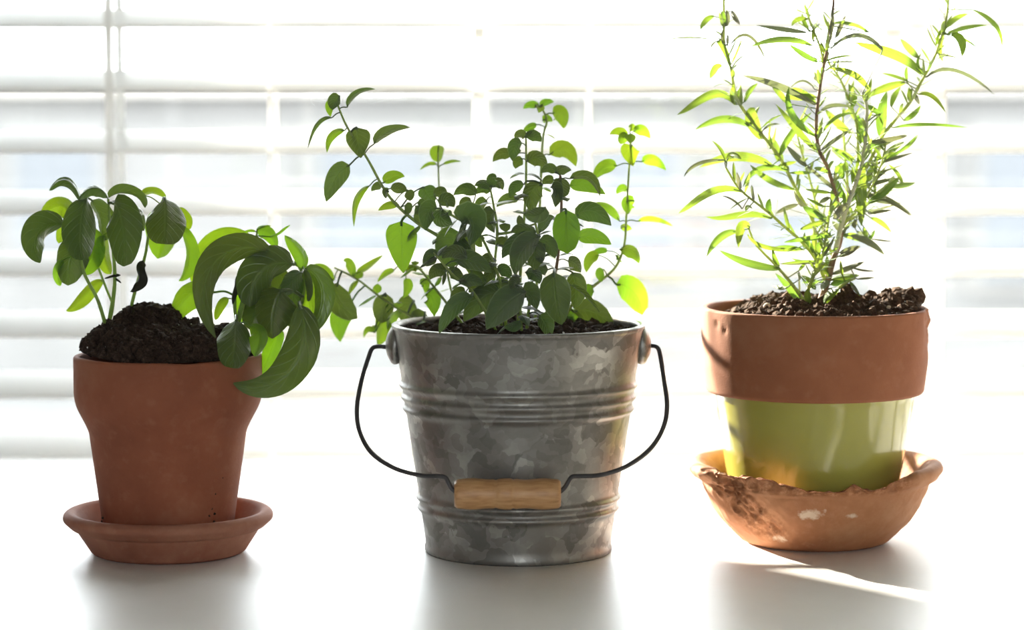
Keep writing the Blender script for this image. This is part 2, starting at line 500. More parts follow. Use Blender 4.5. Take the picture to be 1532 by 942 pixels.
HY = 13.0
house = thing('house', 'low house across the street seen blurred through the gaps of the blind', 'house', (0, HY, -.4))
box('wall', (-7, HY, -.4), (6.5, HY + 6, 1.03), M['siding'], house)
bm = bmesh.new()
vs = [bm.verts.new(v) for v in ((-7.1, -.1, 1.43), (6.6, -.1, 1.43), (6.6, 6.1, 1.43), (-7.1, 6.1, 1.43), (-6.5, 3, 1.48), (6.0, 3, 1.48))]
for f_ in ((0, 1, 5, 4), (2, 3, 4, 5), (1, 2, 5), (3, 0, 4), (3, 2, 1, 0)): bm.faces.new([vs[i] for i in f_])
o = from_bm('roof', bm, M['roof'], None, False); o.location = (0, HY, -.4); par(o, house)
for px0, px1, z0, z1 in ((30, 150, .25, .8), (480, 640, .15, .78), (905, 1010, .2, .8), (1150, 1290, .1, .75), (1465, 1560, .1, .8)):
    a, b_ = wx(px0, HY), wx(px1, HY)
    w_ = box('window_frame', (a - .06, HY - .05, z0 - .06), (b_ + .06, HY, z1 + .06), M['siding_white'], house)
    box('pane', (a, HY - .07, z0), (b_, HY - .05, z1), M['darkglass'], w_)

# ------------------------------------------------------------------ venetian blind
YB = 2.065
blind = thing('venetian_blind', 'white venetian blind with tilted open slats hanging in the window behind the pots', 'blind', (-.1, YB, 0.60))
SLAT_D, TILT = .050, math.radians(17)
z_line = P(766, 134, YB - .024).z
pitch_z = (P(766, 134, YB - .024).z - P(766, 594, YB - .024).z) / 5
BX0, BX1 = WX0 - .06, WX1 + .06
bm = bmesh.new()
prof = []
for k in range(9):
    s_ = -1 + 2 * k / 8
    prof.append((s_ * SLAT_D / 2, .0016 * (1 - s_ * s_)))
th = .0026
top, bot = [], []
L_ = (BX1 - BX0) / 2
for xx in (-L_, L_):
    top.append([bm.verts.new((xx, y * math.cos(TILT), y * math.sin(TILT) + z + th / 2)) for y, z in prof])
    bot.append([bm.verts.new((xx, y * math.cos(TILT), y * math.sin(TILT) + z - th / 2)) for y, z in prof])
for k in range(8):
    bm.faces.new((top[0][k], top[1][k], top[1][k + 1], top[0][k + 1]))
    bm.faces.new((bot[0][k], bot[0][k + 1], bot[1][k + 1], bot[1][k]))
for e in (0, 8):
    bm.faces.new((top[0][e], bot[0][e], bot[1][e], top[1][e]))
for s_ in (0, 1):
    bm.faces.new(top[s_] + bot[s_][::-1])
bmesh.ops.recalc_face_normals(bm, faces=bm.faces)
slat_me = bpy.data.meshes.new('slat'); bm.to_mesh(slat_me); bm.free(); slat_me.materials.append(M['slat'])
zs = []
k = -40
front_dz = SLAT_D / 2 * math.sin(TILT)
for k in range(-30, 12):
    z = z_line + front_dz - k * pitch_z
    if .66 < z < 2.14:
        zs.append(z)
        o = bpy.data.objects.new('slat', slat_me); COL.objects.link(o)
        o.location = ((BX0 + BX1) / 2, YB, z); par(o, blind)
box('head_rail', (BX0, YB - .03, 2.15), (BX1, YB + .03, 2.2), M['paint'], blind, .003)
box('bottom_rail', (BX0, YB - .025, .615), (BX1, YB + .025, .635), M['paint'], blind, .003)
for px, wp in ((-360, 20), (176, 13), (718, 18), (1323, 24), (1394, 16), (1860, 20)):      # cloth tapes
    x = wx(px, YB)
    for yy in (-.0285, .0285):
        h_ = wp * YB / F / 2
        box('ladder_tape', (x - h_, YB + yy - .0003, .63), (x + h_, YB + yy + .0003, 2.16), M['slat'], blind)
for px in (-60, 411, 880):
    x = wx(px, YB)
    for yy in (-.0275, .0275):
        bm = bmesh.new(); tube_bm(bm, [(0, 0, .63 - 1.4), (0, 0, 2.16 - 1.4)], .0011, 6)
        o = from_bm('ladder_cord', bm, M['slat']); o.location = (x, YB + yy, 1.4); par(o, blind)

# ------------------------------------------------------------------ table
tbl = thing('table', 'white painted wooden table top under the three pots', 'table', (0, 1.5, 0))
box('table_top', (-1.0, 1.12, TABLE_Z - .03), (1.0, 2.02, TABLE_Z), M['table'], tbl, .004)
for x in (-.95, .89):
    for y in (1.17, 1.91):
        box('leg', (x, y, 0), (x + .06, y + .06, TABLE_Z - .03), M['paint'], tbl, .004)
box('apron', (-.89, 1.18, TABLE_Z - .12), (.89, 1.20, TABLE_Z - .03), M['paint'], tbl, .002)
box('apron', (-.89, 1.94, TABLE_Z - .12), (.89, 1.96, TABLE_Z - .03), M['paint'], tbl, .002)

# ------------------------------------------------------------------ plant machinery
class Plant:
    def __init__(s, root, Y):
        s.root, s.Y, s.stems = root, Y, []
    def stem(s, pts, r0, r1, mat, name='stem', zoom=None, sub=None):
        """pts: (x, y, depth offset in cm) in photo pixels"""
        q = [zoom(x, y) + (d,) if zoom else (x, y, d) for x, y, d in pts]
        w = spline([P(x, y, s.Y + d / 100) for x, y, d in q], 6)
        bm = bmesh.new(); n = len(w); c = w[0].copy()
        rad = [.78 * (r0 + (r1 - r0) * i / (n - 1)) * (1 + .12 * noise.noise(w[i] * 120)) for i in range(n)]
        tube_bm(bm, [p - c for p in w], rad, 8)
        o = from_bm(name, bm, mat); o.location = c; par(o, s.root)
        s.stems.append((o, w, rad)); return o
    def nearest(s, px, py, only=None):
        best = None
        for i, (o, w, rad) in enumerate(s.stems):
            if only is not None and i not in only: continue
            for p, r in zip(w, rad):
                q = project(p); d = math.hypot(q[0] - px, q[1] - py)
                if best is None or d < best[0]: best = (d, o, p, r)
        return best

def project(p):
    v = Vector(p) - CAM
    fwd = v.y * math.cos(PITCH) - v.z * math.sin(PITCH); up = v.y * math.sin(PITCH) + v.z * math.cos(PITCH)
    return 766 + F * v.x / fwd, 471 - F * up / fwd

SHAPES = {
    'ovate': lambda t: (math.sin(math.pi * min(1, t) ** .74) ** .64) if 0 < t < 1 else 0,
    'round': lambda t: (math.sin(math.pi * t ** .84) ** .44) if 0 < t < 1 else 0,
    'lance': lambda t: (math.sin(math.pi * (.06 + .94 * t) ** .9) ** .65) if 0 < t < 1 else (.35 if t <= 0 else 0),
    'heart': lambda t: (math.sin(math.pi * t ** .60) ** .72) if 0 < t < 1 else 0,
}

def build_leaf(plant, stem_o, attach, ctr, side, width, mat, shape='ovate', cup=.25, wave=0.0, n=11, m=7, name='leaf', fold=.0, seed=0, quilt=0.0, acc=None):
    """ctr: centre line points, side: unit vectors across the blade at each point"""
    if acc is not None: bm = acc; uvl = bm.loops.layers.uv['UVMap']
    else: bm = bmesh.new(); uvl = bm.loops.layers.uv.new('UVMap')
    c = ctr[0].copy() if acc is None else Vector(); rows = []; sh = SHAPES[shape]; N = len(ctr)
    for i in range(N):
        t = i / (N - 1)
        hw = max(width * .5 * sh(t), width * .02)
        tan = (ctr[min(i + 1, N - 1)] - ctr[max(i - 1, 0)]).normalized()
        nrm = side[i].cross(tan).normalized()
        row = []
        for j in range(m):
            u = -1 + 2 * j / (m - 1)
            lift = -cup * hw * u * u + fold * hw * abs(u)
            lift += wave * hw * math.sin(t * 9 + seed + (1.6 if u > 0 else 0)) * abs(u) ** 1.5
            # blisters between the side veins
            if quilt: lift += quilt * hw * math.sin((t - abs(u) * .275) * 6.5 * 2 * math.pi) * math.sin(abs(u) * math.pi) * min(1, 4 * t * (1 - t))
            # blade stands slightly proud between the veins
            lift += .06 * hw * math.cos(u * math.pi * 2)
            row.append((bm.verts.new(ctr[i] + side[i] * (hw * u) + nrm * lift - c), (.5 + u / 2, t)))
        rows.append(row)
    for a, b in zip(rows, rows[1:]):
        for j in range(m - 1):
            q = (a[j], a[j + 1], b[j + 1], b[j])
            f_ = bm.faces.new([v for v, _ in q])
            for lp, (_, uv) in zip(f_.loops, q): lp[uvl].uv = uv
    # petiole from the stem to the blade
    if attach is not None and (attach - ctr[0]).length > .0008:
        mid = attach.lerp(ctr[0], .5) + Vector((0, 0, .0 if shape == 'lance' else .10)) * (attach - ctr[0]).length
        pts = [attach, mid, ctr[0], ctr[1]]
        rr = max(.0004, min(.0011, width * .045))
        first = len(bm.faces)
        tube_bm(bm, [p - c for p in spline(pts, 4)], rr, 5)
        bm.faces.ensure_lookup_table()
        for f_ in bm.faces[first:]:
            for lp in f_.loops: lp[uvl].uv = (.5, .02)
    if acc is not None: return None
    o = from_bm(name, bm, mat); o.location = c; par(o, stem_o)
    return o

def bez(pts, t):
    pts = list(pts)
    while len(pts) > 1: pts = [a.lerp(b, t) for a, b in zip(pts, pts[1:])]
    return pts[0]

LEAF_SEED = [0]
def leaf(plant, pts, w, zoom=None, zs=1.0, d0=0.0, d1=-.8, roll=None, mat='oregano', shape='ovate', cup=.40, wave=.06, only=None, n=11, m=7, name='leaf', dp=1.3, quilt=0.0):
    """leaf traced from the photo: pts = base, (controls), tip in pixels; depth of the base is that of the stem it grows
    from (+ d0 cm), the tip lies d1 cm further (negative: towards the room)"""
    LEAF_SEED[0] += 1; rn = random.Random(LEAF_SEED[0] * 13 + 5)
    q = [zoom(*p) for p in pts] if zoom else pts
    w = w / zs
    _, st, ap, ar = plant.nearest(*q[0], only=only)
    Yb = ap.y + d0 / 100
    k = len(q) - 1
    ctl = [P(x, y, Yb + d1 / 100 * (i / k) ** dp) for i, (x, y) in enumerate(q)]
    if k == 1:                                   # gentle arch where none was traced
        mid = ctl[0].lerp(ctl[1], .5); L = (ctl[1] - ctl[0]).length
        ctl = [ctl[0], mid + Vector((0, -.10 * L, .08 * L)), ctl[1]]
    ctr = [bez(ctl, i / (n - 1)) for i in range(n)]
    if roll is None: roll = rn.uniform(-36, 36)
    a = math.radians(roll); side = []
    prev = None
    for i in range(n):
        tan = (ctr[min(i + 1, n - 1)] - ctr[max(i - 1, 0)]).normalized()
        s_ = tan.cross((ctr[i] - CAM).normalized())
        s_ = s_.normalized() if s_.length > 1e-5 else Vector((1, 0, 0))
        s_ = Quaternion(tan, a + rn.uniform(-.02, .02)) @ s_
        # normal (side x tangent) should look to the camera at roll 0
        if s_.cross(tan).dot(CAM - ctr[i]) < 0 and abs(roll) < 90: s_ = -s_
        if prev is not None and s_.dot(prev) < 0: s_ = -s_
        prev = s_; side.append(s_)
    width = w * Yb / F / max(.5, math.cos(a))
    return build_leaf(plant, st, ap, ctr, side, width, M[mat] if isinstance(mat, str) else mat, shape, cup, wave, n, m, name, seed=LEAF_SEED[0], quilt=quilt)

def leaf3d(plant, st, base, direc, length, width, droop, mat, shape, cup=.3, n=7, m=5, wave=.05, acc=None):
    LEAF_SEED[0] += 1
    d = direc.normalized()
    tip = base + d * length + Vector((0, 0, -droop * length))
    mid = base + d * length * .55 + Vector((0, 0, droop * length * .15))
    ctr = [bez([base, mid, tip], i / (n - 1)) for i in range(n)]
    side = []
    for i in range(n):
        tan = (ctr[min(i + 1, n - 1)] - ctr[max(i - 1, 0)]).normalized()
        s_ = tan.cross(Vector((0, 0, 1)))
        s_ = s_.normalized() if s_.length > 1e-4 else Vector((1, 0, 0))
        if s_.cross(tan).z < 0: s_ = -s_
        side.append(s_)
    return build_leaf(plant, st, None, ctr, side, width, M[mat], shape, cup, wave, n, m, seed=LEAF_SEED[0], acc=acc)

_b = bmesh.new(); bmesh.ops.create_icosphere(_b, subdivisions=1, radius=1)
ICO_V = [v.co.copy() for v in _b.verts]; ICO_F = [tuple(v.index for v in f_.verts) for f_ in _b.faces]; _b.free()
class Clumps:
    """loose grains gathered into one mesh"""
    def __init__(s): s.v, s.f = [], []
    def add(s, p, r, rn):
        sc_ = Vector((rn.uniform(.7, 1.3), rn.uniform(.7, 1.3), rn.uniform(.5, 1.0))) * r
        q = Quaternion((rn.random(), rn.random(), rn.random()), rn.random() * 6); b_ = len(s.v)
        for v in ICO_V:
            s.v.append(p + q @ (Vector((v.x * sc_.x, v.y * sc_.y, v.z * sc_.z)) * rn.uniform(.75, 1.3)))
        s.f.extend(tuple(i + b_ for i in f_) for f_ in ICO_F)
    def build(s, name, mat, loc, parent):
        me = bpy.data.meshes.new(name); me.from_pydata(s.v, [], s.f); me.update()
        o = link(name, me, mat, None, False); o.location = loc; o['kind'] = 'stuff'; par(o, parent); return o

def soil(root, loc, R, hfun, mat, crumbs, specks, seed, crumb_r=(.0009, .0032), smat='perlite'):
    """heightfield disc + loose crumbs lying on it"""
    rn = random.Random(seed)
    bm = bmesh.new(); rings = [[bm.verts.new((0, 0, hfun(0, 0)))]]
    nr, ns = 34, 96
    for i in range(1, nr + 1):
        r = R * i / nr
        rings.append([bm.verts.new((r * math.cos(a), r * math.sin(a), hfun(r * math.cos(a), r * math.sin(a))))
                      for a in (2 * math.pi * k / ns for k in range(ns))])
    for k in range(ns): bm.faces.new((rings[0][0], rings[1][k], rings[1][(k + 1) % ns]))
    for a, b in zip(rings[1:], rings[2:]):
        for k in range(ns): bm.faces.new((a[k], b[k], b[(k + 1) % ns], a[(k + 1) % ns]))
    o = from_bm('soil', bm, M[mat]); o.location = loc; par(o, root)
    bm = Clumps()
    for _ in range(crumbs):
        a = rn.uniform(0, 2 * math.pi); r = R * math.sqrt(rn.random()) * .985
        x, y = r * math.cos(a), r * math.sin(a)
        cr = rn.uniform(*crumb_r) * (1 if rn.random() < .85 else 1.5)
        bm.add(Vector((x, y, hfun(x, y) + cr * .25)), cr, rn)
    bm.build('soil_crumbs', M[mat], loc, o)
    if specks:
        bm = Clumps()
        for _ in range(specks):
            a = rn.uniform(0, 2 * math.pi); r = R * math.sqrt(rn.random()) * .97
            x, y = r * math.cos(a), r * math.sin(a)
            bm.add(Vector((x, y, hfun(x, y) + .0012)), rn.uniform(.0003, .0008), rn)
        bm.build('perlite_grains', M[smat], loc, o)
    return o

def nz(x, y, z, s): return noise.noise(Vector((x * s, y * s, z * s)))
def fbm(x, y, z, s, oct=4): return noise.fractal(Vector((x * s, y * s, z * s)), .9, 2.1, oct)

#@BASIL
# ================================================================== basil in the plain terracotta pot
c0 = on_table(253, 825)
YA = c0.y
KA = YA / F * 1.0                                   # metres per pixel there
def zpx(py, Y): return P(766, py, Y).z - TABLE_Z
# saucer
S = KA
prof = rounded([(0, .0), (108 * S, 0), (116 * S, 3 * S), (136 * S, 34 * S), (138 * S, 38 * S), (145 * S, 40 * S), (158 * S, 52 * S), (157.5 * S, 60 * S), (150 * S, 66 * S),
                (140 * S, 64 * S), (128 * S, 45 * S), (112 * S, 16 * S), (100 * S, 12 * S), (0, 12 * S)], [0, .001, .003, .002, .001, .002, .003, .003, .003, .003, .003, .004, .004, 0])
sa = tag(lathe('plant_saucer', prof, M['terra_saucer'], None, (c0.x, YA, TABLE_Z), 112,
               lambda co, a, j, r, z: co * (1 + .004 * nz(math.cos(a), math.sin(a), z * 8, 1.3)) if r > .01 else co),
         'shallow brown terracotta saucer with smooth round lip under the basil pot', 'saucer')
pb = (c0.x - 1 * S, YA, TABLE_Z + 12 * S + .0002)
basil = thing('potted_basil', 'basil with large drooping leaves in a plain weathered terracotta pot', 'potted plant', pb)
H1 = zpx(530, YA) - 12 * S
zz = lambda py: zpx(py, YA) - 12 * S
prof = rounded([(0, 0), (92 * S, 0), (95 * S, .002), (118 * S, zz(645)), (122 * S, zz(635)), (137 * S, zz(606)), (141 * S, zz(590)), (141 * S, zz(533)), (139 * S, H1),
                (131 * S, H1), (129 * S, H1 - .004), (124 * S, zz(600)), (110 * S, zz(640)), (86 * S, .012), (0, .012)],
               [0, .001, .001, .01, .004, .006, .006, .002, .001, .002, .002, .01, .01, .004, 0])
potA = lathe('pot', prof, M['terra_a'], basil, pb, 112,
             lambda co, a, j, r, z: co + Vector((math.cos(a), math.sin(a), 0)) * (.0005 * nz(math.cos(a) * 2, math.sin(a) * 2, z * 60, 1.0)) + Vector((z * .01, 0, .0012 * nz(math.cos(a) * 2.5, math.sin(a) * 2.5, 3, 1) if z > H1 - .004 else 0)) if r > .01 else co)
R_a = 130 * S
def hA(x, y):
    r = math.hypot(x, y); k = max(0, 1 - (r / R_a) ** 4.5)
    h = .001 + .0135 * k
    h += .0125 * math.exp(-(((x + 32 * S) / .0195) ** 4 + ((y - .014) / .018) ** 4))          # heap behind the middle
    h += .006 * math.exp(-(((x + 92 * S) / .017) ** 2 + ((y + .005) / .03) ** 2))
    h += k ** .3 * (.0045 * fbm(x, y, 0, 110) + .0022 * nz(x, y, 4, 420))
    return h
soil(basil, (pb[0] + .0015, YA, pb[2] + H1 - .001), R_a, hA, 'soil', 2600, 130, 3)
# crumbs of soil stuck to the wall and lying in the saucer
rn = random.Random(21); bm = Clumps()
for _ in range(34):
    a = rn.uniform(-1.5, 0.1) if rn.random() < .75 else rn.uniform(math.pi, math.pi * 1.6); r_ = rn.uniform(96, 103) * S
    bm.add(Vector((r_ * math.cos(a), r_ * math.sin(a), .0022)), rn.uniform(.0006, .0017), rn)
for px, py, s_ in ((330, 758, 1.4), (323, 760, 1.3), (327, 750, 1.1), (332, 728, .9), (342, 706, .8), (359, 660, .7), (361, 640, .8), (329, 771, 1.5), (348, 778, 1.2), (160, 768, 1.6), (157, 775, 1.2)):
    dx = (px - 252) * S; z_ = zz(py); rr = (95 + 23 * max(0, min(1, z_ / zz(645)))) * S
    dx = max(-rr * .97, min(rr * .97, dx))
    bm.add(Vector((dx, -math.sqrt(max(0, rr * rr - dx * dx)), max(.001, z_))), s_ * .0007, rn)
bm.build('loose_soil', M['soil'], pb, potA)

Z1 = lambda x, y: (20 + x / 2.944, 240 + y / 2.944)
Z7 = lambda x, y: (250 + x / 3.248, 320 + y / 3.248)
Z8 = lambda x, y: (30 + x / 4.485, 260 + y / 4.485)
pl = Plant(basil, YA)
BS = M['basil_stem']
pl.stem([(405, 720, -.5), (370, 610, -.6), (310, 490, -.8), (290, 360, -.6), (300, 230, -.4), (320, 165, -.2)], .0016, .0009, BS, zoom=Z1)      # 0
pl.stem([(420, 720, 0), (438, 620, 0), (447, 520, .1), (440, 400, .2), (425, 280, .1), (418, 170, 0)], .0019, .0009, BS, zoom=Z1)             # 1
pl.stem([(520, 640, .8), (545, 540, .8), (580, 420, .8), (600, 310, .6), (640, 215, .3), (665, 160, 0)], .0014, .0009, BS, zoom=Z1)           # 2
pl.stem([(440, 640, .8), (400, 540, 1.2), (360, 440, 1.2), (300, 330, 1.0), (250, 270, .8)], .0011, .0007, BS, zoom=Z1)                         # 3
pl.stem([(330, 640, 0), (350, 500, -.4), (385, 380, -.6), (430, 250, -.4), (520, 190, .4), (600, 230, 1.0), (660, 262, 1.2)], .0024, .0014, BS, zoom=Z7)   # 4
pl.stem([(360, 640, 1), (330, 470, .8), (340, 330, 1), (400, 200, 1.6), (430, 130, 1.9), (437, 85, 2)], .0016, .0008, BS, zoom=Z7)             # 5
pl.stem([(640, 250, 1.0), (672, 330, .2), (650, 440, -.8)], .0014, .0010, BS, zoom=Z7)                                                           # 6
B = dict(zoom=Z1, zs=2.944, mat='basil', shape='round', cup=.62, wave=.10, n=24, m=13, dp=.62, quilt=.045)
left = [
    ([(300, 185), (262, 60), (200, 70), (158, 132)], 40, dict(d1=.8, roll=52, cup=.3)),
    ([(415, 165), (390, 100), (310, 110), (285, 185)], 46, dict(d1=-.6, roll=45)),
    ([(420, 165), (480, 110), (560, 140), (580, 208)], 44, dict(d1=-1.0, roll=48)),
    ([(565, 152), (615, 118), (672, 165)], 36, dict(mat='basil_backlit', d1=1.5, roll=30, d0=.4)),
    ([(322, 168), (275, 300), (305, 438)], 148, dict(d0=-.3, d1=-2.6, roll=-8)),
    ([(345, 175), (420, 270), (385, 350)], 80, dict(d0=.4, d1=.6, roll=40)),
    ([(440, 190), (470, 180), (500, 330), (485, 466)], 158, dict(d0=-.4, d1=-3.0, roll=8)),
    ([(470, 180), (560, 200), (575, 310)], 70, dict(d0=.4, d1=.3, roll=-35)),
    ([(668, 168), (672, 260), (665, 368)], 176, dict(d0=-.3, d1=-2.4, roll=4)),
    ([(650, 215), (680, 330), (635, 432)], 150, dict(mat='basil_backlit', d0=1.2, d1=1.8, roll=-10)),
    ([(720, 215), (765, 250), (770, 306)], 46, dict(mat='basil_backlit', d0=.8, d1=1.0, roll=30)),
    ([(745, 300), (800, 390), (780, 490), (728, 530)], 62, dict(mat='basil_backlit', d0=.5, d1=.8, roll=35, shape='lance')),
    ([(262, 262), (230, 160), (150, 190), (120, 280)], 92, dict(mat='basil_backlit', d0=.6, d1=1.4, roll=20)),
    ([(225, 282), (110, 260), (60, 350), (118, 450)], 125, dict(d0=-.4, d1=-2.2, roll=-18, shape='ovate')),
    ([(255, 275), (215, 300), (200, 365)], 62, dict(mat='basil_backlit', d0=.6, d1=1.0, roll=0)),
    ([(300, 345), (240, 400), (240, 550)], 145, dict(d0=-.6, d1=-.6, roll=12)),
    ([(215, 440), (180, 500), (208, 552)], 46, dict(mat='basil_backlit', d0=.8, d1=.6, roll=0)),
    ([(392, 530), (335, 545), (300, 640), (232, 662)], 62, dict(mat='basil_backlit', d0=.3, d1=-1.0, roll=18, shape='lance', only=[0, 1, 3])),
    ([(395, 330), (385, 420), (430, 500)], 72, dict(mat='basil_backlit', d0=.3, d1=.8, roll=-20)),
    ([(352, 380), (400, 400), (360, 440)], 50, dict(mat='basil_backlit', d0=.8, d1=1.0, roll=0)),
    ([(330, 300), (370, 420), (300, 500)], 110, dict(mat='basil_backlit', d0=.5, d1=.8, roll=10)),
    ([(470, 505), (440, 500), (400, 520)], 12, dict(mat='wilted', d1=-.4, roll=40, only=[1])),
    ([(445, 520), (455, 525), (475, 540)], 10, dict(mat='wilted', d1=-.4, roll=30, only=[1])),
    ([(572, 440), (535, 480), (590, 540), (515, 578)], 44, dict(mat='wilted', d0=-.1, d1=-.8, roll=35, wave=.5, only=[2])),
]
for pts, w, kw in left: leaf(pl, pts, w, **{**B, 'only': [0, 1, 2, 3], **kw})
B2 = dict(B, zoom=Z7, zs=3.248, only=[4, 5, 6])
right = [
    ([(500, 195), (330, 85), (60, 260), (235, 600)], 142, dict(d0=-.6, d1=-4.4, roll=-14, shape='ovate', cup=.5)),
    ([(420, 135), (270, 50), (130, 140), (128, 350)], 76, dict(mat='basil_backlit', d0=.6, d1=1.4, roll=-12)),
    ([(230, 380), (120, 340), (60, 430), (22, 535)], 130, dict(mat='basil_backlit', d0=1.0, d1=-.8, roll=15, shape='ovate')),
    ([(615, 245), (500, 215), (400, 280), (400, 450)], 185, dict(d0=-1.0, d1=-2.2, roll=-10)),
    ([(560, 250), (470, 330), (450, 520)], 170, dict(d0=.3, d1=.4, roll=8)),
    ([(640, 300), (590, 420), (610, 550)], 140, dict(d0=.1, d1=.2, roll=-12)),
    ([(560, 370), (505, 440), (510, 605)], 218, dict(d0=-1.4, d1=-.6, roll=10, shape='ovate')),
    ([(655, 285), (610, 310), (570, 392)], 92, dict(d0=-1.2, d1=-1.0, roll=0)),
    ([(668, 262), (790, 310), (770, 470), (695, 572)], 96, dict(d0=-.2, d1=-.6, roll=25)),
    ([(655, 300), (690, 390), (712, 520)], 100, dict(mat='basil_backlit', d0=.6, d1=.4, roll=-8)),
    ([(665, 268), (700, 350), (685, 425)], 36, dict(d0=-1.2, d1=-1.0, roll=20)),
    ([(650, 270), (690, 200), (615, 150), (572, 104)], 72, dict(mat='basil_backlit', d0=-.2, d1=.3, roll=25, shape='ovate')),
    ([(640, 440), (740, 640), (560, 930), (322, 822)], 178, dict(d0=-1.6, d1=-1.6, roll=-6, shape='ovate', cup=.5, n=26)),
    ([(545, 560), (515, 640), (455, 790)], 84, dict(mat='basil_backlit', d0=.4, d1=.8, roll=0)),
    ([(335, 515), (335, 600), (318, 748)], 170, dict(d0=-3.4, d1=-3.0, roll=-6, wave=.22)),
    ([(400, 545), (490, 560), (425, 692)], 92, dict(mat='basil_backlit', d0=-2.4, d1=-1.0, roll=-22)),
    ([(375, 290), (370, 400), (350, 530)], 90, dict(mat='basil_backlit', d0=.2, d1=.4, roll=10)),
    ([(300, 410), (250, 420), (235, 515)], 46, dict(mat='basil_backlit', d0=-.2, d1=-.5, roll=20)),
    ([(440, 90), (500, 70), (530, 165)], 70, dict(mat='basil_backlit', d0=0, d1=.8, roll=0)),
    ([(430, 85), (400, 75), (362, 95)], 14, dict(mat='basil_backlit', d1=.5, shape='lance')),
    ([(437, 75), (470, 50), (508, 58)], 12, dict(mat='basil_backlit', d1=.5, shape='lance')),
    ([(500, 110), (550, 100), (570, 60), (600, 55)], 14, dict(mat='basil_backlit', d1=.8, shape='lance')),
    ([(430, 150), (480, 300), (420, 330)], 120, dict(d0=.5, d1=.3, roll=10)),
    ([(470, 400), (420, 470), (400, 560)], 120, dict(d0=.5, d1=.5, roll=-10)),
    ([(350, 290), (330, 340), (318, 440)], 26, dict(mat='wilted', d0=-.6, d1=-.3, roll=30, wave=.4)),
]
for pts, w, kw in right: leaf(pl, pts, w, **{**B2, **kw})

#@OREGANO
# ================================================================== oregano in the galvanised bucket
c1 = on_table(777, 822)
YC = c1.y; S = YC / F
pc = (c1.x - 1.5 * S, YC, TABLE_Z)
oreg = thing('potted_oregano', 'bushy oregano growing in a galvanised bucket with a wooden grip', 'potted plant', pc)
zc = lambda py: zpx(py, YC)
zt, zb = zc(484), 0.0
r_at = lambda z: (138.5 + (187 - 138.5) * (z - zc(818)) / (zc(492) - zc(818))) * S
prof = [(0, .004), (132 * S, .004), (134 * S, 0), (140 * S, 0), (141.5 * S, .0012), (141.5 * S, .0035), (140.2 * S, .005)]
ribs = [zc(757), zc(741), zc(609), zc(592), zc(574)]
z = .008
zl = []
while z < zc(494):
    zl.append(z); z += .0009
for z in zl:
    bulge = sum(.0020 * math.exp(-((z - q) / .0020) ** 2) for q in ribs)
    prof.append((r_at(z) + bulge, z))
rt = r_at(zc(492))
ro = 190.5 * S
prof += rounded([(rt, zc(493)), (ro - .0012, zc(491)), (ro, zc(488)), (ro, zc(484)), (ro - .0022, zc(482.5)), (ro - .0045, zc(484)), (ro - .005, zc(489)), (r_at(zc(492)) - .0015, zc(500))], .0012, 3)
prof += [(r_at(zc(560)) - .0015, zc(560)), (r_at(.012) - .0015, .012), (0, .012)]
bucket = lathe('bucket', prof, M['zinc'], oreg, pc, 144)
tag(bucket, 'galvanised steel bucket with ribbed bands')
# side ears
for sgn in (-1, 1):
    bm = bmesh.new()
    bmesh.ops.create_uvsphere(bm, u_segments=24, v_segments=14, radius=1)
    for v in bm.verts:
        x, y, z_ = v.co
        v.co = Vector((x * .0062, y * .0125, z_ * .0115))
        if abs(x) < .45: v.co.y *= 1.08; v.co.z *= 1.08
    o = from_bm('handle_ear', bm, M['zinc'])
    o.location = (pc[0] + sgn * (r_at(zc(515)) + .0006), YC, TABLE_Z + zc(516)); par(o, bucket)
# bail handle
GY = YC - (155 * S) - .0125
wl = [(578, 519, 0), (566, 518, .02), (557, 521, .06), (551, 535, .10), (541, 568, .22), (534, 610, .38), (538, 645, .54), (556, 677, .70), (590, 700, .83),
      (630, 711, .93), (655, 712, .97), (666, 714, .985), (671, 722, 1), (676, 731, 1), (686, 738, 1), (700, 739, 1)]
wr = [(966, 517, 0), (975, 517, .02), (984, 520, .06), (988, 533, .10), (993, 566, .22), (998, 606, .38), (992, 640, .54), (972, 672, .70), (938, 697, .83),
      (900, 710, .93), (868, 712, .97), (856, 713, .985), (850, 721, 1), (844, 730, 1), (834, 737, 1), (820, 738, 1)]
for ws in (wl, wr):
    pts = spline([P(x, y, YC + (GY - YC) * k) for x, y, k in ws], 5)
    bm = bmesh.new(); cc = Vector(pts[0]); tube_bm(bm, [p - cc for p in pts], 3.4 * S, 12)
    o = from_bm('bail_wire', bm, M['wire']); o.location = cc; par(o, bucket)
ga, gb = P(680, 738.5, GY), P(839, 738.5, GY)
L = (gb - ga).length
gp = []
NG = 60
for i in range(NG + 1):
    t_ = i / NG; x = t_ * 159
    r_ = 21.8 + .9 * math.cos((t_ - .5) * 2 * math.pi * 3.0)
    for g in (62, 88): r_ -= 1.5 * math.exp(-((x - g) / 2.2) ** 2)
    e = min(x, 159 - x)
    if e < 5: r_ -= 3.5 * (1 - e / 5) ** 2
    gp.append((x, r_))
bm = bmesh.new(); rings = []
for x, r_ in [(0, 4)] + gp + [(159, 4)]:
    rings.append([bm.verts.new((x * L / 159 - L / 2, r_ * S * math.cos(a), r_ * S * math.sin(a))) for a in (2 * math.pi * k / 40 for k in range(40))])
for a, b in zip(rings, rings[1:]):
    for k in range(40): bm.faces.new((a[k], b[k], b[(k + 1) % 40], a[(k + 1) % 40]))
bm.faces.new(rings[0]); bm.faces.new(rings[-1][::-1])
bmesh.ops.recalc_face_normals(bm, faces=bm.faces)
o = from_bm('wooden_grip', bm, M['wood']); o.location = (ga + gb) / 2; par(o, bucket)
tag(o, 'turned wooden grip with grooves')
R_c = r_at(zc(508)) - .002
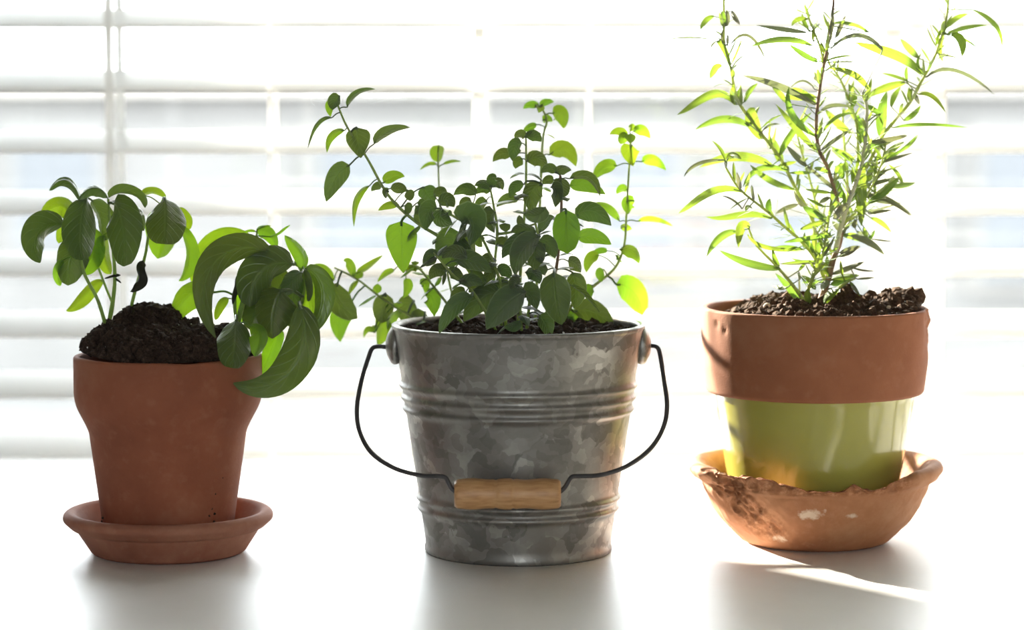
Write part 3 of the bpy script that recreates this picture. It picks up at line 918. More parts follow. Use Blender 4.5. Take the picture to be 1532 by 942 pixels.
soil(oreg, (pc[0], YC, TABLE_Z + zc(505)), R_c, lambda x, y: .002 + .004 * (1 - (math.hypot(x, y) / R_c) ** 2) + .003 * fbm(x, y, 2, 90) * (1 - (math.hypot(x, y) / R_c) ** 6), 'soil', 1500, 30, 5)

Z3 = lambda x, y: (450 + x / 2.355, 110 + y / 2.355)
Z4 = lambda x, y: (680 + x / 2.355, 110 + y / 2.355)
po = Plant(oreg, YC)
OS = M['oregano_stem']
po.stem([(735, 494, -1), (715, 430, -1.5), (675, 368, -2), (628, 336, -2.2), (594, 307, -2.2), (573, 280, -2.2), (550, 238, -2), (520, 191, -2), (505, 157, -2)], .0016, .0008, OS)      # 0
po.stem([(752, 494, -2), (742, 445, -2.5), (739, 407, -2.8), (744, 348, -3), (738, 305, -3), (733, 280, -3)], .0014, .0008, OS)            # 1
po.stem([(775, 494, 0), (779, 400, 0), (784, 331, 0), (787, 271, 0), (787, 208, 0)], .0014, .0008, OS)                                     # 2
po.stem([(800, 494, 3), (804, 400, 4.5), (808, 300, 5.5), (812, 210, 6), (818, 180, 6), (808, 157, 6)], .0014, .0008, OS)                 # 3
po.stem([(835, 494, 2), (860, 450, 3), (893, 424, 3.6), (921, 399, 4), (934, 365, 4.2), (937, 322, 4.2), (941, 254, 4.2), (944, 205, 4.2)], .0014, .0008, OS)   # 4
po.stem([(812, 494, -2), (826, 430, -2.6), (834, 390, -3), (838, 348, -3), (840, 300, -3), (838, 262, -3)], .0014, .0009, M['purple_stem'])     # 5
po.stem([(742, 494, -4), (708, 437, -5), (680, 413, -5.3), (654, 384, -5.5), (645, 374, -5.5)], .0012, .0008, OS)                          # 6
po.stem([(690, 494, 4), (668, 400, 5.5), (658, 300, 6), (655, 228, 6.2)], .0011, .0006, OS)                                                 # 7
po.stem([(660, 494, 4), (610, 470, 4.5), (570, 445, 5), (535, 418, 5), (500, 400, 5)], .0013, .0007, OS)                                    # 8
po.stem([(758, 494, -2.5), (748, 420, -3.4), (715, 345, -4), (690, 330, -4.2), (662, 314, -4.4)], .0013, .0008, OS)                        # 9
po.stem([(788, 494, -3), (796, 420, -4), (806, 365, -4.6), (800, 330, -4.6)], .0013, .0009, OS)                                             # 10
po.stem([(744, 350, -3), (765, 347, -2.6), (800, 335, -2)], .0011, .0008, OS)                                                                # 11
po.stem([(700, 494, 1), (650, 430, 3), (625, 400, 3.5), (600, 396, 4)], .0012, .0007, OS)                                                   # 12
po.stem([(780, 494, -5), (778, 460, -5.6), (775, 425, -6), (770, 400, -6)], .0013, .0009, OS)                                                 # 13
o3 = dict(zoom=Z3, zs=2.355, mat='oregano')
o4 = dict(zoom=Z4, zs=2.355, mat='oregano')
L3 = [
    ([(197, 190), (200, 230), (212, 297)], 88, dict(d1=-.6, shape='heart', roll=5, only=[0])),
    ([(172, 322), (120, 350), (90, 450)], 72, dict(d1=-.4, shape='ovate', roll=-10, only=[0])),
    ([(258, 248), (290, 190), (385, 190)], 36, dict(d1=.3, roll=35, only=[0])),
    ([(163, 118), (180, 55), (262, 55)], 22, dict(d1=.5, roll=40, only=[0])),
    ([(138, 78), (110, 90), (112, 128)], 48, dict(d1=-.4, roll=0, only=[0])),
    ([(130, 105), (90, 95), (105, 152)], 38, dict(mat='oregano_backlit', d0=.3, d1=.4, roll=0, only=[0])),
    ([(110, 155), (50, 145), (25, 262)], 15, dict(d1=.6, roll=30, only=[0])),
    ([(155, 200), (90, 200), (92, 278)], 28, dict(mat='oregano_backlit', d1=.6, roll=30, only=[0])),
    ([(242, 395), (175, 420), (187, 538)], 24, dict(mat='oregano_backlit', d0=.3, d1=.8, roll=45, only=[0])),
    ([(292, 385), (320, 350), (366, 362)], 42, dict(mat='oregano_backlit', d1=.4, roll=10, only=[0])),
    ([(285, 395), (265, 390), (248, 415)], 30, dict(d1=.4, only=[0])),
    ([(315, 405), (350, 395), (372, 415)], 40, dict(d0=-.2, d1=-.6, only=[0])),
    ([(310, 415), (295, 410), (300, 440)], 26, dict(d1=-.5, only=[0])),
    ([(345, 462), (310, 455), (273, 482)], 28, dict(mat='oregano_backlit', d1=-.3, only=[0])),
    ([(375, 410), (385, 425), (385, 448)], 38, dict(d0=-.2, d1=-.4, only=[0])),
    ([(365, 465), (375, 470), (380, 495)], 40, dict(d1=-.4, only=[0])),
    ([(410, 455), (440, 455), (400, 495)], 44, dict(d1=-.4, only=[0])),
    ([(430, 400), (450, 430), (470, 455)], 66, dict(d0=1.4, d1=.6, only=[0])),
    ([(355, 520), (352, 600), (362, 702)], 112, dict(mat='oregano_backlit', d0=.2, d1=.8, shape='heart', roll=6, cup=.12, only=[0])),
    ([(480, 475), (440, 460), (440, 552)], 70, dict(d1=-1, roll=-10, only=[9])),
    ([(500, 480), (470, 510), (535, 530)], 72, dict(d0=-.3, d1=-.6, roll=30, only=[9])),
    ([(470, 430), (500, 400), (515, 425)], 40, dict(d1=.5, only=[9])),
    ([(490, 465), (515, 420), (540, 470)], 56, dict(d0=-.3, d1=-.8, only=[9])),
    ([(616, 428), (585, 380), (538, 428)], 46, dict(d0=.5, d1=.4, roll=15, only=[9])),
    ([(570, 530), (600, 480), (622, 530), (595, 606)], 100, dict(d0=-1.2, d1=-1.2, shape='heart', only=[9])),
    ([(560, 560), (520, 600), (530, 685)], 130, dict(d0=.6, d1=.6, shape='round', roll=5, only=[9])),
    ([(575, 560), (590, 620), (600, 680)], 80, dict(d0=.8, d1=.6, only=[9])),
    ([(585, 650), (540, 600), (498, 650)], 50, dict(d0=-.6, d1=-.8, roll=10, only=[9, 6])),
    ([(685, 490), (655, 500), (682, 560)], 62, dict(d0=-.4, d1=-.6, shape='heart', only=[1])),
    ([(675, 400), (665, 360), (690, 365)], 40, dict(d1=-.5, only=[1])),
    ([(672, 405), (640, 370), (612, 395)], 34, dict(d1=.4, only=[1])),
    ([(668, 415), (640, 395), (615, 425)], 36, dict(d0=.3, d1=.5, only=[1])),
    ([(680, 400), (705, 360), (712, 410)], 40, dict(d0=.3, d1=.5, only=[1])),
    ([(655, 445), (630, 450), (620, 520)], 40, dict(d0=1, d1=.5, roll=-30, only=[1])),
    ([(600, 450), (570, 440), (560, 470)], 30, dict(d0=1, d1=.5, only=[9])),
    ([(540, 660), (600, 640), (672, 700)], 70, dict(d0=-.2, d1=-.8, roll=12, only=[6, 9])),
    ([(480, 640), (455, 620), (430, 672)], 36, dict(d1=-.3, only=[6])),
    ([(480, 650), (470, 660), (440, 678)], 26, dict(d1=-.5, only=[6])),
    ([(512, 695), (470, 680), (455, 725)], 52, dict(d0=.4, d1=.6, only=[6])),
    ([(520, 700), (545, 690), (575, 740)], 46, dict(d0=.3, d1=.2, only=[6])),
    ([(560, 740), (600, 710), (640, 745)], 48, dict(d0=-.5, d1=-.5, only=[6])),
    ([(510, 700), (505, 720), (500, 745)], 14, dict(d1=-.4, only=[6])),
    ([(705, 775), (640, 755), (575, 872)], 92, dict(d0=-1.0, d1=-1.2, roll=8, only=[13, 1])),
    ([(790, 770), (720, 790), (655, 900)], 108, dict(d0=-1.0, d1=-1.0, roll=-6, only=[13])),
    ([(605, 785), (535, 800), (488, 915)], 62, dict(d0=-1.0, d1=-.9, roll=-20, only=[6])),
    ([(580, 770), (545, 765), (530, 815)], 50, dict(d0=.5, d1=.5, only=[6])),
    ([(600, 690), (620, 720), (655, 735)], 44, dict(d0=-.8, d1=-.5, only=[1, 9])),
    ([(690, 600), (720, 590), (735, 640)], 44, dict(d0=-.5, d1=-.6, only=[1])),
    ([(680, 650), (650, 640), (640, 690)], 46, dict(d0=-.5, d1=-.7, only=[1])),
    ([(690, 690), (720, 680), (740, 720)], 46, dict(d0=-.4, d1=-.7, only=[1])),
    ([(640, 570), (620, 590), (640, 610)], 38, dict(d0=.4, d1=.4, only=[1])),
    ([(130, 738), (100, 800), (200, 862)], 92, dict(d0=-.4, d1=-.3, shape='round', roll=5, only=[8])),
    ([(165, 830), (120, 850), (140, 945)], 78, dict(mat='oregano_backlit', d0=.4, d1=.6, roll=5, only=[8])),
    ([(300, 775), (290, 830), (285, 878)], 76, dict(d0=0, d1=-.3, shape='round', only=[8])),
    ([(262, 890), (300, 870), (270, 960)], 66, dict(mat='oregano_backlit', d0=.5, d1=.6, only=[8])),
    ([(262, 910), (230, 880), (222, 930)], 22, dict(mat='oregano_backlit', d0=.5, d1=.4, only=[8])),
    ([(487, 252), (480, 280), (488, 312)], 50, dict(mat='oregano_backlit', d1=.3, shape='round', only=[7])),
    ([(480, 320), (450, 310), (420, 340)], 14, dict(mat='oregano_backlit', d1=.4, only=[7])),
    ([(500, 320), (530, 300), (565, 310)], 12, dict(mat='oregano_backlit', d1=.4, only=[7])),
    ([(185, 715), (170, 650), (150, 660)], 34, dict(mat='oregano_backlit', d0=.4, d1=.4, only=[8])),
    ([(195, 705), (240, 680), (292, 638)], 24, dict(mat='oregano_backlit', d0=.4, d1=.6, only=[8])),
    ([(115, 730), (80, 670), (35, 680)], 34, dict(mat='oregano_backlit', d0=.6, d1=.6, only=[8])),
    ([(330, 690), (300, 700), (270, 735)], 22, dict(mat='oregano_backlit', d0=.2, d1=.4, only=[12])),
    ([(360, 690), (400, 670), (430, 690)], 22, dict(mat='oregano_backlit', d0=.2, d1=.6, only=[12])),
    ([(370, 720), (385, 750), (360, 790)], 34, dict(mat='oregano_backlit', d0=.2, d1=.4, only=[12])),
    ([(420, 740), (450, 720), (440, 780)], 34, dict(mat='oregano_backlit', d0=.2, d1=.6, only=[12])),
    ([(440, 780), (470, 770), (470, 855)], 66, dict(mat='oregano_backlit', d0=.6, d1=-.3, only=[12])),
    ([(400, 800), (370, 810), (380, 885)], 92, dict(d0=.8, d1=-.2, shape='round', only=[8, 12])),
    ([(440, 840), (420, 860), (430, 910)], 70, dict(d0=.8, d1=-.2, only=[8, 12])),
    ([(410, 690), (390, 680), (370, 700)], 26, dict(mat='oregano_backlit', d0=.6, d1=.6, only=[12])),
]
L4 = [
    ([(393, 480), (392, 560), (398, 634)], 98, dict(mat='oregano_backlit', d0=-.8, d1=-.6, shape='round', roll=4, cup=.2, only=[5])),
    ([(350, 700), (350, 790), (378, 884)], 112, dict(d0=-2.2, d1=-.8, shape='ovate', roll=4, cup=.2, only=[5])),
    ([(425, 505), (480, 450), (552, 535)], 74, dict(d0=0, d1=-.6, roll=-10, only=[5])),
    ([(432, 580), (490, 560), (552, 602)], 56, dict(mat='oregano_backlit', d0=.5, d1=.2, roll=15, only=[5])),
    ([(405, 395), (460, 380), (532, 425)], 50, dict(mat='oregano_backlit', d0=.8, d1=.6, roll=5, only=[5])),
    ([(405, 370), (490, 335), (512, 432)], 34, dict(d0=.3, d1=-.4, roll=45, only=[5])),
    ([(335, 285), (400, 230), (428, 326)], 64, dict(mat='oregano_backlit', d0=-1, d1=.6, roll=0, only=[3])),
    ([(345, 140), (385, 125), (385, 195)], 60, dict(mat='oregano_backlit', d1=.5, roll=0, only=[3])),
    ([(310, 165), (325, 155), (345, 170)], 30, dict(mat='oregano_backlit', d1=.4, only=[3])),
    ([(298, 115), (265, 100), (242, 125)], 28, dict(mat='oregano_backlit', d1=.3, only=[3])),
    ([(298, 118), (300, 112), (296, 138)], 34, dict(mat='oregano_backlit', d1=-.4, only=[3])),
    ([(300, 112), (325, 90), (350, 100)], 26, dict(mat='oregano_backlit', d1=.4, only=[3])),
    ([(290, 180), (260, 185), (240, 205)], 28, dict(mat='oregano_backlit', d1=.4, only=[3])),
    ([(250, 225), (230, 205), (212, 228)], 34, dict(d1=.3, only=[2])),
    ([(252, 225), (285, 205), (305, 240)], 42, dict(d1=-.3, only=[2])),
    ([(252, 215), (270, 205), (305, 212)], 20, dict(d1=.4, only=[2])),
    ([(238, 245), (205, 240), (205, 308)], 54, dict(d0=-.3, d1=-.5, roll=0, only=[2])),
    ([(200, 290), (165, 265), (135, 310)], 42, dict(d0=.3, d1=.4, only=[2])),
    ([(255, 310), (290, 275), (325, 330)], 60, dict(d0=-.3, d1=-.4, only=[2])),
    ([(240, 300), (215, 310), (215, 335)], 38, dict(d0=.3, d1=.3, only=[2])),
    ([(310, 390), (250, 400), (275, 492)], 74, dict(d0=-.4, d1=-.6, only=[2])),
    ([(340, 400), (365, 400), (355, 470)], 50, dict(d0=-.4, d1=-.6, roll=35, only=[2, 5])),
    ([(375, 365), (375, 400), (385, 436)], 62, dict(d0=0, d1=-.5, shape='round', only=[5])),
    ([(355, 350), (380, 325), (412, 340)], 36, dict(d1=.3, only=[5])),
    ([(360, 345), (330, 325), (305, 350)], 36, dict(d1=.3, only=[5])),
    ([(350, 375), (325, 370), (310, 390)], 34, dict(d0=.4, d1=.4, only=[5])),
    ([(245, 390), (205, 385), (195, 436)], 42, dict(d0=-.2, d1=-.4, only=[2])),
    ([(225, 445), (190, 430), (148, 470)], 40, dict(d0=.2, d1=.4, only=[2])),
    ([(320, 470), (300, 510), (245, 495)], 58, dict(d0=-.5, d1=-.3, only=[2, 10])),
    ([(300, 575), (225, 600), (212, 708)], 82, dict(d0=-.8, d1=-1.2, roll=-20, cup=.35, only=[10])),
    ([(295, 585), (270, 640), (290, 690)], 70, dict(d0=-.5, d1=-.6, roll=20, only=[10])),
    ([(290, 570), (200, 570), (168, 650)], 60, dict(d0=-.2, d1=-.8, roll=25, only=[10])),
    ([(290, 560), (230, 530), (200, 560)], 44, dict(d0=.2, d1=-.4, roll=25, only=[10])),
    ([(300, 585), (340, 590), (355, 650)], 60, dict(d0=.2, d1=-.2, only=[10])),
    ([(300, 560), (330, 510), (350, 505)], 34, dict(d0=.2, d1=.3, roll=40, only=[10])),
    ([(625, 252), (610, 270), (630, 326)], 68, dict(mat='oregano_backlit', d1=-.2, shape='heart', roll=0, only=[4])),
    ([(660, 310), (700, 285), (745, 340)], 40, dict(mat='oregano_backlit', d1=.3, only=[4])),
    ([(572, 325), (520, 310), (488, 375)], 50, dict(mat='oregano_backlit', d0=.2, d1=.3, only=[4])),
    ([(610, 220), (580, 190), (545, 215)], 30, dict(mat='oregano_backlit', d1=.4, only=[4])),
    ([(612, 215), (590, 225), (585, 248)], 38, dict(mat='oregano_backlit', d1=-.3, only=[4])),
    ([(618, 205), (625, 175), (640, 190)], 26, dict(mat='oregano_backlit', d1=.3, only=[4])),
    ([(630, 205), (665, 180), (690, 228)], 40, dict(mat='oregano_backlit', d1=.2, only=[4])),
    ([(620, 210), (622, 220), (618, 245)], 38, dict(mat='oregano_backlit', d0=-.2, d1=-.4, only=[4])),
    ([(608, 410), (590, 400), (570, 425)], 30, dict(mat='oregano_backlit', d1=.3, only=[4])),
    ([(635, 450), (600, 440), (612, 495)], 52, dict(mat='oregano_backlit', d1=-.2, only=[4])),
    ([(645, 520), (700, 500), (770, 538)], 20, dict(mat='oregano_backlit', d1=.4, roll=30, only=[4])),
    ([(582, 520), (540, 440), (465, 468)], 30, dict(mat='oregano_backlit', d0=.2, d1=.3, roll=25, only=[4])),
    ([(585, 545), (605, 535), (625, 548)], 28, dict(mat='oregano_backlit', d1=.2, only=[4])),
    ([(582, 620), (640, 610), (650, 668)], 46, dict(mat='oregano_backlit', d0=-.2, d1=-.2, only=[4])),
    ([(575, 650), (560, 640), (590, 665)], 18, dict(mat='oregano_backlit', d1=.2, only=[4])),
    ([(510, 640), (470, 640), (465, 700)], 42, dict(mat='oregano_backlit', d0=-.3, d1=.2, only=[4])),
    ([(525, 690), (505, 700), (520, 735)], 34, dict(mat='oregano_backlit', d0=-.3, d1=-.2, only=[4])),
    ([(485, 745), (460, 760), (478, 800)], 42, dict(mat='oregano_backlit', d0=-.5, d1=-.3, only=[4])),
    ([(540, 625), (510, 620), (480, 640)], 24, dict(mat='oregano_backlit', d0=.3, d1=.4, only=[4])),
    ([(570, 742), (640, 740), (662, 850)], 92, dict(mat='oregano_backlit', d0=0, d1=.8, shape='round', roll=0, cup=.1, only=[4])),
    ([(415, 700), (440, 760), (420, 828)], 70, dict(d0=.6, d1=.3, only=[5])),
    ([(410, 745), (460, 770), (512, 842)], 18, dict(d0=-.8, d1=-.8, roll=60, only=[5])),
    ([(420, 840), (490, 810), (562, 896)], 80, dict(d0=.8, d1=.4, roll=10, only=[5, 4])),
    ([(400, 860), (440, 830), (400, 885)], 46, dict(mat='oregano_backlit', d0=1.2, d1=.5, only=[5, 4])),
    ([(400, 660), (430, 660), (445, 700)], 52, dict(d0=1, d1=.4, only=[5])),
    ([(300, 850), (320, 870), (335, 930)], 60, dict(d0=-1.2, d1=-.4, roll=30, only=[13, 10])),
    ([(230, 870), (215, 900), (175, 890)], 36, dict(d0=-.4, d1=-.4, only=[13])),
    ([(240, 760), (270, 760), (290, 830)], 62, dict(d0=-.6, d1=-.6, only=[13])),
    ([(230, 740), (205, 720), (200, 760)], 42, dict(d0=-.6, d1=-.6, only=[13])),
    ([(250, 700), (290, 690), (300, 740)], 52, dict(d0=-.2, d1=-.6, only=[13, 10])),
    ([(330, 690), (310, 680), (290, 700)], 50, dict(d0=-.6, d1=-.5, only=[10, 5])),
    ([(150, 690), (120, 690), (110, 740)], 46, dict(d0=-.6, d1=-.6, only=[1])),
    ([(140, 740), (170, 740), (190, 790)], 60, dict(d0=-.4, d1=-.6, only=[1, 13])),
    ([(110, 760), (80, 740), (50, 770)], 46, dict(d0=-.4, d1=-.6, only=[1])),
]
for pts, w, kw in L3: leaf(po, pts, w, **{**o3, **kw})
for pts, w, kw in L4: leaf(po, pts, w, **{**o4, **kw})
# opposite pairs of smaller leaves along the inner stems
rn = random.Random(5)
def pairs(plant, idx, ks, mat, lo, hi, shape='ovate'):
    for si in idx:
        o, w, rad = plant.stems[si]
        for q in ks:
            i = max(1, min(len(w) - 2, int(q * (len(w) - 1))))
            t_ = (w[i + 1] - w[i - 1]).normalized()
            a0 = rn.uniform(0, 6.28)
            for s_ in (0, math.pi):
                s1 = t_.orthogonal().normalized(); s2 = t_.cross(s1)
                d = s1 * math.cos(a0 + s_) + s2 * math.sin(a0 + s_) + t_ * rn.uniform(.1, .7)
                Lh = rn.uniform(lo, hi)
                leaf3d(plant, o, w[i] + d.normalized() * rad[i] * .6, d, Lh, Lh * rn.uniform(.5, .68), rn.uniform(.1, .6), mat, shape)
pairs(po, [1, 2, 5, 9, 10, 13], (.16, .26, .36, .46, .56, .68, .8), 'oregano', .009, .016)
pairs(po, [0], (.12, .22, .30, .38), 'oregano', .009, .015)
pairs(po, [12, 8], (.15, .35, .55, .75), 'oregano_backlit', .009, .015)
pairs(po, [6, 11], (.4, .75), 'oregano', .008, .013)
pairs(po, [3, 7], (.25, .45, .65), 'oregano_backlit', .008, .014)

#@ROSEMARY
# ================================================================== rosemary in the green glazed pot
c2 = on_table(1218, 808)
YR = c2.y; S = YR / F
ps = Vector((c2.x, YR, TABLE_Z))
zr = lambda py: zpx(py, YR)
# broken saucer: lip chipped along the front, a deep scar front left
rimz = zr(690)
t_prof = rounded([(0, 0), (100 * S, 0), (112 * S, 4 * S), (150 * S, 42 * S), (168 * S, 80 * S), (172 * S, rimz - 26 * S), (185 * S, rimz - 20 * S), (192 * S, rimz - 8 * S), (189 * S, rimz), (180 * S, rimz + 4 * S),
                  (168 * S, rimz), (160 * S, rimz - 14 * S), (152 * S, 78 * S), (137 * S, 40 * S), (124 * S, 15 * S), (117 * S, 13 * S), (0, 13 * S)],
                 [0, .001, .004, .006, .008, .003, .004, .004, .003, .003, .004, .006, .008, .008, .006, .003, 0], 5)
def lin(a, b, x): return max(0, min(1, (x - a) / (b - a)))
OUT_R = lambda z: (104 + 66 * min(1, max(0, z) / (95 * S)) ** .6 - 9) * S      # between the inner and the outer skin
def broken(co, a, j, r, z):
    if r < .02: return co
    px = co.x / S                                     # pixels right of the centre, front = negative y
    front = lin(-.05, -.35, math.sin(a))
    n1 = fbm(math.cos(a) * 2.2, math.sin(a) * 2.2, z * 40, 3.0, 5); n2 = fbm(co.x, co.y, co.z, 130, 4)
    d = Vector((math.cos(a), math.sin(a), 0)); wk = 0.0
    top_k = lin(rimz - 30 * S, rimz - 14 * S, z)
    # lip broken away along the front
    e = front * lin(-178, -150, px) * (1 - lin(105, 135, px))
    if e > 0 and top_k > 0:
        low = (7 + 13 * lin(-90, -30, px) * (1 - lin(88, 125, px)) - 6 * math.exp(-((px - 38) / 15) ** 2) + 3 * math.exp(-((px - 66) / 14) ** 2)
               + 5 * fbm(px * .02, 1.7, 0, 2.2, 4)) * S
        ztop = rimz - low
        over = max(0, z - ztop)
        co.z -= over * .9 * e
        if r > 172 * S: co -= d * ((r - 173 * S) * .92 * e)
        co += d * (.0016 * n2 * e * top_k)
        co.z += .0010 * n2 * e * top_k
        wk = e * top_k * (1 if r > 158 * S else .3)
    # scar running down the front left flank
    if r > OUT_R(z):
        zc_ = rimz - (px + 170) * 1.02 * S                     # falls from the lip towards the foot
        w_ = (20 + .12 * (px + 170)) * S
        k = front * math.exp(-((z - zc_) / w_) ** 2) * lin(-186, -160, px) * (1 - lin(-62, -40, px)) * lin(14 * S, 34 * S, z)
        wk = max(wk, k)
        sx, sz = (co.x + co.z) * .7, (co.x - co.z) * .7            # ridges follow the break
        co -= d * (k * max(0, min(.0062, .0044 - .0032 * n2 - .0052 * fbm(sx * 2.4, co.y * .5, sz * .35, 200, 4))))
    co += d * .0006 * n1
    if z > rimz - 30 * S: co.z += .0012 * nz(math.cos(a), math.sin(a), 2, 1.8) * top_k
    return co, wk
M['terra_b'] = terracotta('sun_bleached_terracotta', (.42, .19, .092), (.31, .125, .06), (.53, .285, .16), 24,
                          deposit=[((-22 * S, -160 * S, 66 * S), .010), ((38 * S, -158 * S, 62 * S), .005), ((-62 * S, -105 * S, 22 * S), .007)], wear=True)
sb = tag(lathe('plant_saucer', dense(t_prof, .0014), M['terra_b'], None, ps, 400, broken, wear=True),
         'deep orange terracotta saucer with a chipped and broken lip under the green pot', 'saucer')
t_prof = t_prof

pz = TABLE_Z + 13 * S + .0003
pr = (c2.x - 2 * S, YR, pz)
ros = thing('potted_rosemary', 'tall rosemary in a terracotta pot with a lime green glazed base', 'potted plant', pr)
zq = lambda py: zpx(py, YR) - 13 * S - .0003
HT = zq(459)
bodyp = rounded([(0, 0), (112 * S, 0), (116 * S, .002), (151 * S, zq(592)), (153 * S, zq(585)), (153 * S, zq(580)), (140 * S, zq(578)), (105 * S, .012), (0, .012)],
                [0, .001, .002, .004, .002, .001, .002, .004, 0])
pot = lathe('pot', bodyp, M['glaze'], ros, pr, 128)
tag(pot, 'glossy lime green glazed lower pot')
rimp = rounded([(140 * S, zq(583)), (160 * S, zq(585)), (163.5 * S, zq(581)), (168 * S, zq(545)), (171.5 * S, zq(470)), (171.5 * S, zq(461)), (170 * S, HT), (162 * S, HT), (160 * S, zq(463)), (156 * S, zq(500)), (142 * S, zq(575))],
               [0, .002, .002, .003, .003, .001, .001, .001, .002, .003, 0])
def chip(co, a, j, r, z):
    d = Vector((math.cos(a), math.sin(a), 0)); n2 = fbm(co.x, co.y, co.z, 170, 4)
    k = lin(.93, .99, math.cos(a - (-.12))) * lin(zq(530), zq(490), z) if r > 165 * S else 0
    co = co - d * (.0018 * k) + d * (.0022 * n2 * k)
    for ax, pyc, sz in ((-.90, 478, 5), (-.84, 486, 4)):          # two pock marks by the left edge
        p = Vector((ax * 171 * S, -math.sqrt(1 - ax * ax) * 171 * S, zq(pyc)))
        q = (co - p).length
        if q < sz * S * 1.6 and r > 165 * S: co = co - d * (.0011 * (1 - q / (sz * S * 1.6)))
    co += d * .00035 * nz(math.cos(a) * 2, math.sin(a) * 2, z * 50, 1.2)
    return co
rim = lathe('pot_rim', dense(rimp, .002), M['terra_rim'], ros, pr, 240, chip, closed=True)
tag(rim, 'bare orange terracotta rim band')
R_r = 159 * S
def hR(x, y):
    r = math.hypot(x, y); k = max(0, 1 - (r / R_r) ** 4)
    h = -.0035 + .004 * k
    h += .011 * math.exp(-(((x - 135 * S) / .018) ** 2 + ((y + .004) / .025) ** 2))
    h += .010 * math.exp(-(((x - 45 * S) / .008) ** 2 + ((y + .012) / .012) ** 2))
    h += .005 * math.exp(-(((x + 40 * S) / .02) ** 2 + ((y - .0) / .03) ** 2))
    h -= .009 * lin(-70, -150, x / S)
    h += (k * .7 + .3) * (.0045 * fbm(x, y, 7, 95) + .002 * nz(x, y, 9, 400))
    return h
so = soil(ros, (pr[0], YR, pz + HT), R_r, hR, 'soil_dry', 2300, 60, 9)
rn = random.Random(31)
for px, py, r_ in ((1148, 455, 5.5), (1163, 458, 9), (1176, 463, 6), (1147, 468, 6), (1138, 462, 4), (1186, 466, 5), (1338, 452, 6), (1352, 456, 7), (1362, 452, 5), (1330, 462, 5), (1312, 466, 4), (1110, 470, 4)):
    p = P(px, py, YR - .03)
    x, y = p.x - pr[0], -.03
    bm = bmesh.new(); bmesh.ops.create_icosphere(bm, subdivisions=2, radius=r_ * S)
    off = rn.random() * 50
    for v in bm.verts:
        v.co *= 1 + .28 * nz(v.co.x, v.co.y + off, v.co.z, 300)
        v.co.z *= .75
    o = from_bm('pebble', bm, M['pebble']); o.location = (p.x, YR - .03, pz + HT + hR(x, y) + r_ * S * .45); par(o, so)

Z6 = lambda x, y: (980 + x / 3.25, 10 + y / 3.25)
Zc = lambda x, y: (1000 + x / 3.6225, 240 + y / 3.6225)
Zr = lambda x, y: (1180 + x / 3.247, 10 + y / 3.247)
Za = lambda x, y: (1180 + x / 5.89, 200 + y / 5.89)      # close-up of the crown
Zb = lambda x, y: (1160 + x / 6.73, 330 + y / 6.73)      # close-up of the foot
pp = Plant(ros, YR)
RS, RW = M['rosemary_stem'], M['rosemary_wood']
pp.stem([(1222, 468, -1), (1236, 425, -.8), (1246, 390, -.6), (1256, 362, -.4), (1260, 330, 0)], .0031, .0022, RW)                                                    # 0 trunk
pp.stem([(1260, 330, 0), (1250, 290, -.6), (1237, 248, -1), (1226, 226, -1.2), (1221, 190, -1.2), (1226, 135, -1), (1233, 95, -1), (1240, 60, -1), (1246, 15, -1), (1250, -40, -1)], .0018, .0010, RW)  # 1
pp.stem([(1240, 420, -.6), (1228, 395, -.4), (1221, 372, 0), (1216, 330, .4), (1190, 281, .6), (1168, 238, .6), (1140, 201, .6), (1112, 164, .6), (1100, 140, .6), (1094, 105, .6), (1084, 66, .6), (1083, 10, .6), (1082, -30, .6)], .0018, .0010, RS)  # 2
pp.stem([(1238, 428, -.6), (1221, 389, -1.4), (1199, 361, -2), (1177, 342, -2.2), (1149, 317, -2.4), (1108, 284, -2.4), (1086, 251, -2.4)], .0016, .0008, RS)      # 3
pp.stem([(1214, 466, -1.5), (1200, 446, -1.8), (1185, 425, -2), (1160, 396, -2), (1132, 367, -2), (1120, 342, -2)], .0018, .0008, RS)                                # 4
pp.stem([(1258, 345, 0), (1268, 310, .3), (1282, 272, .5), (1300, 244, .6), (1316, 210, .8), (1337, 182, 1), (1362, 152, 1.2), (1377, 124, 1.2), (1396, 90, 1.2), (1408, 56, 1.2), (1417, 20, 1.2), (1420, -20, 1.2)], .0018, .0010, RS)  # 5
pp.stem([(1250, 375, -1), (1262, 325, -1.6), (1284, 262, -2), (1293, 226, -2), (1297, 164, -2), (1290, 140, -2)], .0022, .0012, M['rosemary_pale_stem'])                  # 6
pp.stem([(1284, 255, .8), (1282, 190, 1.4), (1270, 149, 1.6), (1255, 115, 1.6), (1240, 96, 1.4)], .0013, .0008, RS)                                                      # 7
pp.stem([(1232, 95, -.9), (1226, 68, -.2), (1213, 35, .3), (1203, 8, .5)], .0011, .0008, RS)                                                                            # 8
pp.stem([(1232, 462, -1.8), (1243, 440, -2.2), (1262, 425, -2.6), (1280, 416, -2.6)], .0015, .0008, RS)                                                                # 9
pp.stem([(1214, 466, -2), (1208, 440, -2.4), (1216, 415, -2.6), (1230, 385, -2.4), (1236, 350, -2.2), (1244, 300, -2)], .0019, .0010, RS)                               # 10
pp.stem([(1260, 335, .4), (1285, 320, .2), (1310, 290, 0), (1340, 268, 0)], .0014, .0008, RS)                                                                            # 11
pp.stem([(1254, 368, .6), (1268, 300, 1.6), (1264, 230, 2.2), (1260, 165, 2.4)], .0014, .0008, RS)                                                                         # 12
pp.stem([(1246, 385, .4), (1226, 325, 1.6), (1212, 270, 2.2), (1196, 215, 2.4), (1186, 170, 2.4)], .0013, .0007, RS)                                                     # 13
pp.stem([(1260, 340, .2), (1292, 300, -1.2), (1316, 252, -1.8), (1326, 214, -2)], .0013, .0007, RS)                                                                       # 14
G, GG = 'rosemary', 'rosemary_grey'
